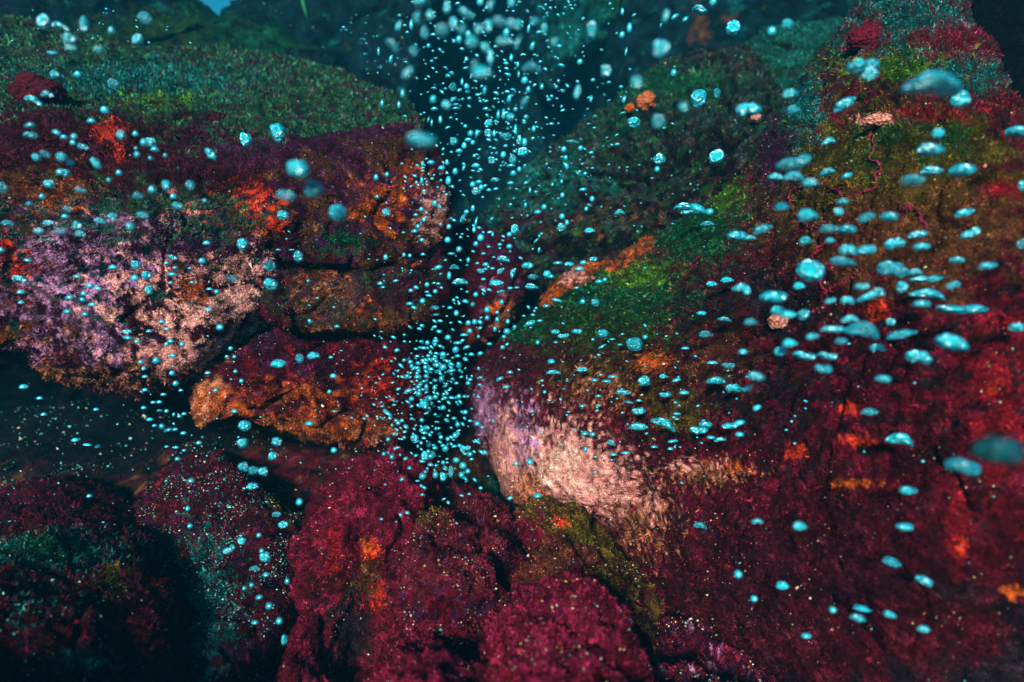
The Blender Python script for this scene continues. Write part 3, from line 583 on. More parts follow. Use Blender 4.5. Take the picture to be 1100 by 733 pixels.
def tube(name, pts, rad, mat, color, parent=None, sides=6, fuzz=0.8):
    """a knobbly strand along world points"""
    P = np.array(pts); n = len(P)
    tn = np.gradient(P, axis=0); tn /= np.linalg.norm(tn, axis=1)[:, None] + 1e-9
    ref = np.array([0.3, -0.8, 0.5]); X = np.cross(tn, ref); X /= np.linalg.norm(X, axis=1)[:, None]; Y = np.cross(tn, X)
    a = np.linspace(0, 2 * math.pi, sides, endpoint=False)
    rr = np.broadcast_to(np.asarray(rad, float), (n,))[:, None] * (1 + fuzz * RNG.uniform(-1, 1, (n, sides)))
    V = P[:, None] + rr[..., None] * (np.cos(a)[None, :, None] * X[:, None] + np.sin(a)[None, :, None] * Y[:, None])
    V = np.concatenate([V.reshape(-1, 3), P[:1], P[-1:]])
    k = np.arange(n - 1)[:, None] * sides; j = np.arange(sides)[None]; j2 = (j + 1) % sides
    Q = np.stack([k + j, k + j2, k + sides + j2, k + sides + j], -1).reshape(-1, 4)
    e = (n - 1) * sides; jj = np.arange(sides); jj2 = (jj + 1) % sides
    Tn = np.concatenate([np.stack([jj2, jj, np.full(sides, n * sides)], 1), np.stack([e + jj, e + jj2, np.full(sides, n * sides + 1)], 1)])
    cc = np.array(color) * RNG.lognormal(0, 0.3, len(V))[:, None]
    return V, [Tn, Q], np.clip(cc, 0, 0.9)

def interp_path(pts, n):
    p = np.array(pts, float); s = np.concatenate([[0], np.cumsum(np.linalg.norm(np.diff(p, axis=0), axis=1))])
    q = np.linspace(0, s[-1], n)
    return np.stack([np.interp(q, s, p[:, 0]), np.interp(q, s, p[:, 1])], 1)

great = next(o for o in COL.objects if o.name == "great_boulder")
for k, (pth, wd) in enumerate([
        ([(932, 140), (938, 160), (936, 172), (946, 176), (940, 190), (945, 200), (930, 206), (918, 212), (905, 207), (895, 201), (880, 196), (866, 200)], 1.7),
        ([(866, 200), (850, 206), (848, 222), (858, 234), (872, 248), (885, 240)], 1.5),
        ([(966, 232), (975, 222), (985, 224), (990, 238), (998, 246)], 1.8), ([(885, 260), (872, 275), (880, 300), (886, 318)], 1.6),
        ([(886, 318), (900, 305), (915, 298), (928, 290)], 1.6)]):
    q = interp_path(pth, 46)
    q = q + RNG.normal(0, 1.5, q.shape)
    d = np.array([depth_at(a, b, 0) for a, b in q]); d = np.convolve(np.pad(d, 3, 'edge'), np.ones(7) / 7, 'valid')
    P = unproj(q[:, 0], q[:, 1], d - 0.001)
    V, Fa, cc = tube("algae_strand", P, wd * 0.62 * d / F, M_TURF, (0.17, 0.012, 0.035))
    o = new_mesh("algae_strand", V - np.array(great.location), Fa, M_STRAND, great, cc)

def knob(name, label, cat, x, y, rx, ry, color, layers_lift=0.5, color2=None):
    """a lumpy sponge sitting on the rock"""
    d = depth_at(x, y) ; s = d / F
    bm = bmesh.new(); bmesh.ops.create_icosphere(bm, subdivisions=5, radius=1)
    V = np.array([v.co for v in bm.verts]); Fa = np.array([[v.index for v in f.verts] for f in bm.faces]); bm.free()
    n = 1 + 0.28 * perlin(V * 1.6 + x) + 0.16 * perlin(V * 4 + y) + 0.07 * perlin(V * 11)
    R = CM[:3, :3]
    L = (V * n[:, None] * np.array([rx, ry, min(rx, ry)]) * s) @ R.T
    c = unproj(x, y, d + 0.15 * rx * s)
    a = sstep(-0.2, 0.3, perlin(V * 5 + 2 * x))[:, None]
    cc = np.array(color) * (1 - a) + np.array(color2 if color2 is not None else color) * 0.7 * a
    o = new_mesh(name, L, [Fa], M_ROCK, None, cc * RNG.lognormal(0, 0.2, len(V))[:, None]); o.location = c
    t = new_mesh("algae_turf", *(lambda m: (m[0], m[1]))(leafy(L, V @ R.T, 500, 3.5 * s)), M_TURF, o, None, False) if False else None
    return tag(o, label, cat)
knob("sponge", "round dark red knob with a pitted top, on the green ledge at far left", "sponge", 39, 100, 25, 18, C['maroon'] * 1.1, color2=C['wine'])
knob("sponge", "larger of two orange sponges, on the crest of the mossy boulder", "sponge", 694, 109, 10, 9, C['peach'], color2=C['orange'])
knob("sponge", "smaller of two orange sponges, left beside the larger one on the mossy boulder", "sponge", 677, 116, 5, 4, C['orange'])
knob("sponge", "pale pink sponge at the right end of the mossy boulder", "sponge", 812, 126, 5, 3.5, C['pink'])
knob("sponge", "pale pink sponge crust among crimson strands on the big right boulder's shoulder", "sponge", 945, 129, 17, 6, C['pink'], color2=C['peach'])
knob("sponge", "dark red sponge on the big right boulder's top, beside its green ridge", "sponge", 928, 42, 17, 13, C['wine'], color2=C['crimson'])
knob("sponge", "pale sponge under the cluster of bubbles on the big right boulder", "sponge", 836, 345, 11, 8, C['pink'], color2=C['peach'])

# a green frond hanging in the gap of the cliffs at the top
def frond():
    q = interp_path([(322, -14), (325, 0), (328, 12), (331, 22)], 20); d = 4.2
    wd = np.sin(np.linspace(0.25, math.pi, 20)) * 2.6
    Pl = unproj(q[:, 0] - wd, q[:, 1], np.full(20, d)); Pr = unproj(q[:, 0] + wd, q[:, 1], np.full(20, d) + 0.01)
    Pm = unproj(q[:, 0], q[:, 1], np.full(20, d - 0.02))
    V = np.concatenate([Pl, Pm, Pr]); k = np.arange(19)
    Q = np.concatenate([np.stack([k, k + 1, k + 21, k + 20], 1), np.stack([k + 20, k + 21, k + 41, k + 40], 1)])
    o = new_mesh("seaweed_frond", V - Pm[0], [Q], M_STRAND, None, np.tile(C['green'] * 2, (60, 1))); o.location = Pm[0]
    sol = o.modifiers.new("thick", 'SOLIDIFY'); sol.thickness = 0.004
    tag(o, "single green seaweed frond hanging in front of the dark cliff, top left", "seaweed")
frond()

# ------------------------------------------------------------------ bubbles
# each: x, y, width, height, tilt in its own crop of the photograph; crop origin and magnification first
B = []
def crop(x0, y0, k, items):
    for it in items:
        u, v, ww = it[:3]; hh = it[3] if len(it) > 3 else ww; an = it[4] if len(it) > 4 else 0
        x, y, ww, hh = x0 + u / k, y0 + v / k, ww / k, hh / k
        if any(abs(b[0] - x) < 0.32 * (b[2] + ww) * 0.5 + 0.8 and abs(b[1] - y) < 0.32 * (b[3] + hh) * 0.5 + 0.8 for b in B): continue
        B.append((x, y, ww, hh, an))
K1, K2, K3, K4 = 2.932, 6.111, 4.583, 3.667
crop(0, 0, K1, [(457,55,38,32),(435,127,32,34),(311,160,30,24),(218,125,40,34),(225,157,36,26),(140,70,40,45),(190,85,60,22,15),(268,80,26,50),(352,97,20,24),(245,235,22,18),(172,237,28,24),(356,265,34,28),(165,172,34,20),(105,318,62,26,20),(148,300,38,20),(330,347,26,22,20),(288,384,28,16),(95,398,34,16,-10),(96,430,42,26),(178,420,30,18,25),(202,435,22,16),(234,431,20,18),(382,425,24,28),(427,422,18,16),(230,450,18,16),(262,464,36,18,10),(474,449,34,30),(453,449,20,22),(488,474,28,18),(428,468,10,10),(432,487,18,16),(474,499,12,12),(521,490,12,12),(115,497,28,24),(140,488,32,24,30),(195,497,32,28),(222,514,24,22),(190,543,24,20),(208,546,26,24),(300,515,44,24,55),(375,545,20,18),(343,568,14,14),(155,580,32,26),(254,602,34,22,5),(134,620,20,18),(93,645,24,18),(10,592,26,30),(25,707,36,26),(153,707,32,24),(215,662,28,22),(242,712,28,24),(205,685,24,18),(317,700,36,26,15),(356,683,26,24),(411,715,26,24),(450,682,36,28,10),(557,652,34,26,20),(435,620,30,24),(480,598,24,24),(525,585,28,30),(547,620,22,18),(600,583,26,30),(645,632,12,12),(660,487,48,30,55),(774,442,38,44,-20),(877,418,46,56,-20),(938,532,66,54),(988,597,58,54,20),(897,623,60,46,5),(892,677,34,30),(1066,668,54,52)])
crop(0, 245, K1, [(122,14,32,24),(193,14,34,26),(254,22,32,24,10),(5,70,20,20),(62,162,46,22,8),(67,205,26,20),(67,237,20,16),(88,104,28,16,15),(244,156,28,18),(357,127,28,20),(429,117,34,28),(461,150,30,26),(425,158,24,20),(543,95,30,20,30),(525,113,18,14),(552,127,16,12),(542,148,32,14),(538,175,18,14),(282,185,26,20),(308,192,28,16,20),(264,207,18,16),(259,228,24,20),(220,222,28,20),(291,244,30,16),(212,266,26,18),(268,274,22,16),(470,195,22,28),(401,330,32,20),(402,348,30,16,10),(433,360,20,16),(470,327,22,14),(511,298,20,16),(526,320,22,14),(538,359,22,16),(525,366,14),(574,366,16),(651,50,26,18),(765,50,32,40),(637,104,22,18),(598,128,12,8),(605,173,18,12),(660,194,22,12),(684,201,18,16),(657,260,26,14),(693,313,24,20),(850,120,38,34),(730,160,40,22,15),(854,176,44,36,20),(940,88,28,36),(877,70,20,8),(918,70,18,6),(971,167,12,10),(976,294,14,18,-30),(1062,312,20,14),(875,433,50,36),(944,410,24,30),(988,406,40,28,-5),(1043,409,16,12),(1050,468,20,16),(1038,516,14,14),(727,380,16,14),(715,406,14,12),(739,406,14,12),(742,452,14,12),(761,482,16,14),(655,458,22,14),(680,513,18,14),(739,579,22,16,5),(772,622,38,34),(765,678,32,30,-30),(873,672,30,28),(858,719,28,26),(975,618,30,18),(444,425,22,16),(493,418,24,22),(453,443,14),(545,404,20,14),(542,457,18,16),(457,470,20,14),(554,490,20,18),(570,513,16,12),(457,512,18,14),(515,526,20,12),(502,550,18,14),(483,551,18,12),(453,568,18,14),(503,577,20,12),(525,577,14,12),(472,605,22,14),(565,593,14,12),(580,587,16,12),(487,624,16,12),(510,625,18,18,-40),(530,638,30,14,-15),(552,636,18,12),(578,648,20,14),(627,679,20,16),(525,690,14,10),(555,693,16,12),(580,702,14,10),(75,503,28,20),(125,538,18,14),(138,589,18,14),(237,670,24,16),(275,684,30,10,5),(308,690,20,14),(303,573,18,12),(1055,578,24,8),(1052,700,20,18)])
crop(400, 220, K2, [(92,50,52,50,-20),(322,32,36,36),(285,72,36,28),(340,100,30,30),(300,145,36,34),(277,180,52,36),(326,237,38,30),(88,345,32,40),(208,330,26,30),(246,335,28,26),(333,330,34,26),(495,232,44,42),(570,293,44,40,-20),(503,145,34,36),(712,217,46,50),(680,258,36,36),(520,325,54,22),(435,418,60,40,-15),(537,412,68,38),(505,465,30,54),(575,510,104,50),(630,363,28,40),(590,195,24,14),(555,195,16,12),(730,325,34,24),(690,388,30,22),(745,398,46,36),(710,442,58,44),(765,280,30,20),(900,275,44,36),(860,360,84,48,10),(798,347,30,16),(812,522,96,56),(730,492,34,22),(852,572,48,24),(768,562,40,22,20),(845,440,60,44,-40),(925,450,70,40,-70),(1015,410,86,64),(1050,482,72,52),(1042,545,92,54,5),(950,547,40,20),(155,503,44,24,-10),(52,522,40,30),(70,545,34,22),(287,548,40,32,25),(252,565,34,28),(360,525,36,34),(413,570,34,30),(433,522,32,22),(360,575,36,18),(370,600,48,26,10),(330,632,42,38),(245,655,52,32),(405,683,68,40),(418,725,44,24),(612,640,50,36,15),(660,655,36,34),(680,590,36,36),(622,573,22,18),(570,650,22,22),(535,627,28,26),(510,680,38,26),(755,690,44,44),(820,708,30,26),(850,640,32,36),(552,712,34,40),(600,90,80,36,-60),(660,25,30,46),(685,110,70,24,-75),(668,165,26,40),(790,195,20,34),(935,165,50,70),(900,195,36,30),(1085,55,50,40)])
crop(400, 330, K2, [(362,235,34,32),(415,228,46,36),(497,200,44,36),(560,240,60,30),(548,280,50,44,-40),(565,293,30,26),(620,268,54,30,-20),(650,315,42,32),(710,310,46,36,-20),(560,325,40,28),(465,312,46,40),(405,345,50,30),(425,382,40,34),(465,395,50,44),(570,382,40,44),(520,422,64,34,-10),(385,412,44,32),(350,395,36,34),(295,403,44,30),(250,360,36,30),(258,388,30,30),(300,370,36,26),(228,455,40,30),(300,462,56,34),(455,472,40,44),(410,530,32,34),(355,525,30,40),(302,525,36,30),(240,553,62,34,-15),(305,570,44,44),(258,603,40,36),(340,640,60,60),(380,600,40,36),(415,590,36,36),(470,575,34,26,-20),(465,660,40,36),(570,587,36,36),(607,590,34,26),(610,690,36,30),(630,500,36,30),(1085,232,28,30),(1035,115,80,50,-20),(885,160,50,42),(865,195,34,28),(935,130,30,26),(890,95,30,36),(820,82,30,38),(805,143,28,42),(755,70,36,36),(640,158,38,32),(630,105,38,36),(672,98,40,40),(605,187,60,30),(697,195,26,26),(770,245,38,26),(855,265,36,30),(698,405,24,28),(905,432,46,30),(840,475,60,34,-25),(880,527,54,26,-10),(712,465,38,20),(705,512,32,20),(615,350,36,22),(1055,55,36,26),(65,655,34,20),(143,645,34,20),(100,700,80,26,35)])
crop(400, 430, K2, [(35,122,24,20),(70,125,22,20),(195,135,30,26),(260,125,34,24),(325,132,36,32),(170,150,34,30),(130,165,22,24),(418,187,26,24),(355,185,40,40),(485,130,36,20),(537,122,36,26),(560,160,34,40),(610,75,36,50),(465,50,38,36),(210,245,26,24),(162,225,18,20),(105,258,32,30),(275,250,54,50),(370,290,36,40),(300,303,22,24),(450,243,30,30),(495,255,32,30),(545,232,42,40),(480,318,46,50),(610,315,70,40),(640,355,40,36),(400,355,36,44),(345,365,56,60),(550,395,48,40),(465,410,30,30),(422,435,28,28),(595,430,50,46),(585,490,40,40),(415,490,40,50),(465,505,50,60),(515,470,36,80),(627,467,36,36),(330,500,50,44),(77,352,30,28),(103,348,24,28),(132,372,40,36),(1035,405,46,40,20),(945,415,30,36),(1085,632,56,40),(722,180,32,24),(690,155,40,34)])
crop(400, 0, K2, [(315,8,80,70),(490,55,54,80),(610,95,120,70,30),(380,98,50,64),(297,117,84,40,-80),(257,165,30,70),(180,178,76,50,-70),(343,218,56,80),(460,203,80,76),(535,152,56,84),(130,298,110,50,45),(272,335,70,56,-75),(128,392,60,36,-70),(240,490,96,66,-55),(595,198,80,44,-70),(570,262,44,50),(630,228,40,50),(655,275,80,70),(700,195,60,60),(765,175,50,80),(828,150,90,70,10),(910,160,60,56),(955,160,56,64),(880,215,44,50),(865,285,110,72),(740,310,56,60),(768,375,110,64,90),(680,430,70,54,-75),(715,495,130,100),(957,290,110,36,-70),(912,380,28,50),(1065,140,60,50,-60),(1030,190,60,30,-80),(1057,305,60,40,-70),(1040,450,130,60,5),(785,45,80,60,-75),(915,22,46,60),(710,15,50,50),(955,425,24,40),(960,490,20,50),(1000,530,50,50),(530,570,56,46,-60),(590,540,24,50),(620,570,36,36),(742,597,64,34,-80),(400,655,46,54),(485,690,60,60),(408,720,50,30),(745,720,44,30),(905,650,60,40,-70),(1003,680,70,50,-65),(1025,590,34,46),(200,615,28,60),(65,680,26,50),(175,690,24,50),(42,340,22,60),(405,583,44,20,10),(570,598,34,24),(626,607,36,26),(520,485,40,24,20),(480,450,40,20,35),(390,405,26,20),(178,105,26,18),(220,412,40,16,10),(533,655,44,26),(593,655,30,20,-20),(637,650,30,20),(550,690,50,16),(550,715,54,18),(35,480,16,16),(370,302,30,30)])
crop(560, 0, K2, [(80,140,90,60,-55),(153,195,42,76),(78,300,70,40,-75),(227,280,66,46,-65),(465,200,64,110),(663,78,22,46),(742,103,34,22,-30),(710,185,36,66),(663,230,44,36,-75),(690,340,60,22,-80),(950,110,80,42,-82),(1012,115,56,36,-30),(1080,130,44,30,-35),(920,325,110,110),(557,470,70,76),(375,612,96,56,-80),(385,408,40,36),(262,435,52,26,20),(470,530,30,24),(575,545,34,20),(655,575,30,24),(755,545,70,80),(1000,480,40,50),(460,650,44,26,-80),(680,655,50,36,-70),(577,663,32,16,-20),(1065,705,60,56),(245,533,24,26),(230,573,28,28),(275,602,30,22),(182,660,34,26),(264,700,20,24),(45,590,40,50),(135,570,30,44),(172,272,30,16,-20),(918,168,30,18,-80)])
crop(400, 110, K2, [(310,270,200,130,8),(405,60,56,50),(485,20,60,50),(340,72,24,18),(515,105,28,16),(370,115,46,14,-70),(390,135,16,50),(447,115,24,52),(745,52,50,40),(830,80,64,26,-80),(862,78,28,72),(907,95,56,48),(765,140,60,50,-40),(760,205,50,60),(800,205,24,44),(610,157,28,24),(645,205,44,44),(687,203,30,48),(630,250,50,30),(603,285,36,44),(535,257,56,50),(660,265,34,30,-30),(875,220,88,46,5),(940,180,24,70),(965,250,44,60),(1000,265,40,60),(1060,175,30,44),(1010,97,34,28),(1055,237,26,22),(940,47,30,26),(785,383,52,50),(680,422,60,40),(545,455,40,46),(455,437,50,40),(605,430,48,24,-65),(910,420,60,26),(925,467,46,38),(965,440,30,36),(660,540,40,40),(700,530,50,36),(680,585,60,50),(715,560,36,40),(803,517,66,44),(765,580,36,28),(908,535,50,30),(990,330,70,64),(278,487,32,24,20),(290,527,20,24),(325,515,26,50),(385,400,54,36),(330,405,20,40),(26,495,36,44),(97,475,32,36),(32,622,32,28),(95,715,50,36,-20),(325,702,36,36),(410,665,40,44),(445,690,26,24),(665,695,30,46),(618,720,36,30),(1035,578,20,40),(1005,675,20,36),(1080,722,40,30),(875,290,30,24),(800,305,30,18),(775,297,26,18),(860,345,40,46),(920,375,50,60),(670,352,28,24),(570,325,50,36),(490,395,26,40),(500,515,40,60)])
crop(560, 110, K2, [(335,265,90,30,5),(390,302,38,36),(292,363,30,30),(290,420,60,40,60),(740,130,80,70),(900,130,90,90),(905,375,80,70),(892,440,36,40),(485,95,36,14),(443,145,34,12),(668,73,46,16,-10),(480,170,28,16),(628,217,34,16,-20),(630,280,40,24),(460,335,36,26),(468,435,26,16),(420,468,26,22),(405,578,54,30),(427,700,26,32),(465,635,34,40),(150,688,38,40),(110,725,60,40),(58,578,24,40),(22,675,22,40),(205,540,16,30),(265,520,22,30),(270,610,30,36),(1065,690,120,60),(645,725,70,40),(280,310,40,40)])
crop(560, 220, K2, [(645,60,80,60),(447,178,76,50),(262,150,60,56,-20),(268,78,38,40),(300,118,30,40),(240,388,70,32),(310,398,70,46),(383,427,66,36),(408,385,46,36),(470,365,60,46),(170,455,54,46),(195,478,50,40),(510,510,54,36),(548,493,30,30),(485,642,56,48),(403,637,40,36),(235,632,76,26,15),(165,670,50,30),(362,550,44,24),(100,238,46,20,-40),(120,298,40,24,-80),(118,207,20,28)])
crop(560, 330, K3, [(40,90,66,40,-25),(92,70,34,18),(165,128,48,36),(207,143,56,26,-10),(273,125,56,34),(403,128,50,42),(557,183,78,66),(610,148,30,26),(885,35,52,32),(1000,62,66,28,8),(905,140,74,46),(808,205,42,18),(942,277,54,22),(1020,288,60,30),(300,312,60,36),(158,323,70,28),(148,272,40,32),(605,365,60,50,-20),(960,365,86,46),(1042,400,84,44),(500,425,74,36),(580,513,70,40),(575,595,90,50),(700,575,130,56,22),(765,362,44,22,-15),(698,345,44,32),(803,425,50,26),(710,432,64,30),(450,345,50,22),(420,367,50,18),(360,362,40,22),(905,583,70,40),(878,605,94,46),(1025,590,90,40,-5),(1075,572,50,24,-15),(1075,630,40,24),(978,653,60,26,-10),(935,645,44,22),(440,672,50,36,20),(313,625,40,28),(350,627,30,26),(380,440,34,18),(527,470,54,20,10),(300,490,34,20),(380,487,32,16),(115,418,20,18),(85,175,24,20),(170,175,26,16),(400,195,50,16,-30),(448,160,34,14),(487,187,28,14),(748,662,54,18,-8),(655,690,34,16),(735,700,30,20),(768,527,40,16),(767,553,24,14),(580,462,30,16),(515,720,50,20),(455,728,40,20),(316,700,20,26)])
crop(800, 150, K4, [(195,92,124,46,-15),(190,150,90,42,5),(118,153,56,38),(255,178,66,44),(325,130,56,32,-15),(403,148,46,30,-25),(330,10,54,30,-10),(727,48,98,62,5),(733,130,80,50),(660,168,94,58),(855,130,104,68,-5),(143,272,60,44),(70,360,72,46,-20),(20,390,50,22),(243,308,84,64),(385,250,46,34),(370,285,36,30),(330,357,70,40),(400,362,80,52),(237,405,54,42),(335,402,40,28),(480,313,72,42,-20),(568,310,68,46),(865,295,72,42,-15),(890,370,64,36,-30),(680,380,76,40,-10),(695,427,66,36,-5),(588,412,88,44,-12),(405,437,76,42),(478,443,78,52,-10),(380,487,110,44,8),(260,520,100,84,30),(212,583,50,40),(578,513,130,60,8),(668,525,56,30),(718,550,120,30,-5),(820,575,60,32,-15),(620,583,42,46),(720,613,140,44,8),(695,653,66,38),(860,670,210,44,2),(403,635,60,34),(500,617,100,40,-15),(525,597,40,26),(337,640,46,28,-15),(462,580,52,28,-10),(110,630,110,66),(130,680,70,50),(170,695,60,40),(232,690,50,44,-30),(955,503,66,36,-8),(835,480,60,36),(1095,180,30,40),(1090,412,30,40),(575,720,36,30),(415,710,70,34),(8,595,28,36)])
crop(730, 245, K1, [(78,340,46,34),(140,290,38,18),(222,300,44,26),(540,290,56,34),(575,325,106,56,12),(482,322,76,26),(418,345,44,26,-10),(508,360,38,26),(695,340,100,36,-12),(622,378,54,26),(665,297,36,24),(100,180,40,24),(148,168,44,26),(195,192,58,32,10),(65,270,34,16),(850,368,108,62,18),(750,408,88,44,8),(395,403,66,26,8),(467,404,56,26,5),(455,445,56,30,10),(345,368,50,36),(318,390,36,30),(640,480,50,32),(238,472,52,36,10),(165,505,54,30),(117,483,50,28,-10),(213,508,36,18,-25),(153,434,34,20),(103,427,32,14),(200,392,24,16),(15,520,28,18),(18,382,26,14),(245,568,26,18,-30),(597,583,50,30),(693,668,84,46,8),(1065,318,56,38),(178,30,62,40),(255,12,60,34,-15)])
crop(730, 483, K1, [(887,62,108,66,12),(1000,20,150,120),(717,133,58,36),(707,248,54,32),(665,358,54,36,15),(767,418,56,40,20),(573,503,60,24,10),(560,533,44,28,12),(660,522,44,26,15),(767,568,36,26),(323,432,42,32),(377,245,46,34),(245,227,34,18),(65,240,42,24,8),(185,393,22,24),(235,470,20,18),(483,505,20,18),(400,588,30,14)])
crop(0, 483, K1, [(767,55,30,28),(797,66,30,26),(829,70,28,26),(796,119,38,28),(893,240,34,26,-5),(870,207,30,24),(943,165,22,22),(762,289,28,24),(724,315,42,24,-25),(835,340,32,30),(825,320,18,18),(802,376,34,18),(838,396,20,16),(817,467,26,18,-10),(793,427,18,18),(770,437,16,16),(848,493,24,22),(880,540,22,22),(895,600,20,34),(905,415,18,20),(816,270,18,16),(592,186,16,16),(599,241,18,16),(282,148,18,14),(602,100,24,18),(560,32,20,16),(803,546,26,16)])
crop(730, 0, K1, [(340,78,34,30),(290,98,24,24),(170,90,44,46),(60,35,50,34,20),(105,8,24,24),(60,310,56,50,-80),(118,292,20,30),(10,340,28,32),(215,348,84,40,-5),(345,303,52,36,-10),(357,352,46,34),(118,495,48,44,-15),(468,446,48,30,-8),(45,665,84,40),(95,668,26,22),(88,706,40,18),(580,210,88,46,-5),(600,235,50,40,-20),(520,335,70,46,-30),(795,270,180,70,4),(885,315,54,50),(1060,420,70,44),(815,422,36,32)])

def want_depth(x, y, ww, hh):
    """how far away a bubble hangs: the plume and the stream on the right each have their own distance"""
    s = math.sqrt(ww * hh)
    if (x, y) in NEAR: return NEAR[(x, y)]
    if y < 130 and 400 < x < 745: return 0.55 + 0.25 * random.random() if s > 8.5 else (0.8 + 0.5 * random.random() if s > 6 else 1.6 + 1.4 * random.random())
    if x > 790: return 0.72 + 0.25 * random.random()
    if x < 240 and y < 260: return 0.75 + 0.3 * random.random()
    if x < 420: return 0.95 + 0.4 * random.random() if s > 6 else 1.25 + .3 * random.random()
    return 1.35 + 0.5 * random.random()
NEAR = {}
for i, (x, y, ww, hh, an) in enumerate(B):
    for (nx, ny, nd) in ((451, 154, 0.45), (517, 81, 0.5), (1071, 490, 0.42), (711, 53, 0.62), (367, 228, 0.75), (320, 181, 0.65), (337, 203, 0.68), (306, 212, 0.68), (1001, 92, 0.6), (1030, 504, .66), (707, 131, .7)):
        if abs(x - nx) < 4 and abs(y - ny) < 4: NEAR[(x, y)] = nd

def bubble_mesh(kind, seed, sub=4):
    bm = bmesh.new(); bmesh.ops.create_icosphere(bm, subdivisions=sub, radius=1)
    V = np.array([v.co for v in bm.verts]); Fa = np.array([[v.index for v in f.verts] for f in bm.faces]); bm.free()
    n = 1 + 0.22 * perlin(V * 0.9 + seed * 7.7) + 0.12 * perlin(V * 2.1 + seed * 3.3)
    V = V * n[:, None]
    if kind == 'cap':          # flattened, domed on top
        V[:, 1] = np.where(V[:, 1] < 0, V[:, 1] * 0.65, V[:, 1] * 1.15) + 0.10
    if kind == 'bean':         # bent like a bean, ends down
        V[:, 1] = V[:, 1] * 0.82 - 0.55 * V[:, 0] ** 2 + 0.24
    if kind == 'peanut':       # two lobes grown together
        k = 1 - 0.30 * np.exp(-(V[:, 0] / 0.30) ** 2)
        V[:, 1] *= k; V[:, 2] *= k; V[:, 1] += 0.16 * np.sin(V[:, 0] * 3 + seed)
    V /= np.abs(V).max(0)
    return V, Fa
BM = {}
for kind, m in (('round', 5), ('cap', 3), ('bean', 2), ('peanut', 3)):
    for k in range(m):
        V, Fa = bubble_mesh(kind, k + len(BM))
        t = new_mesh("air_bubble", V, [Fa], M_BUB)
        BM[(kind, k)] = t.data; bpy.data.objects.remove(t)
LOW = {k: bubble_mesh(k, 3, 2) for k in ('round', 'cap')}
CR = Matrix(CM[:3, :3].tolist()).to_4x4()

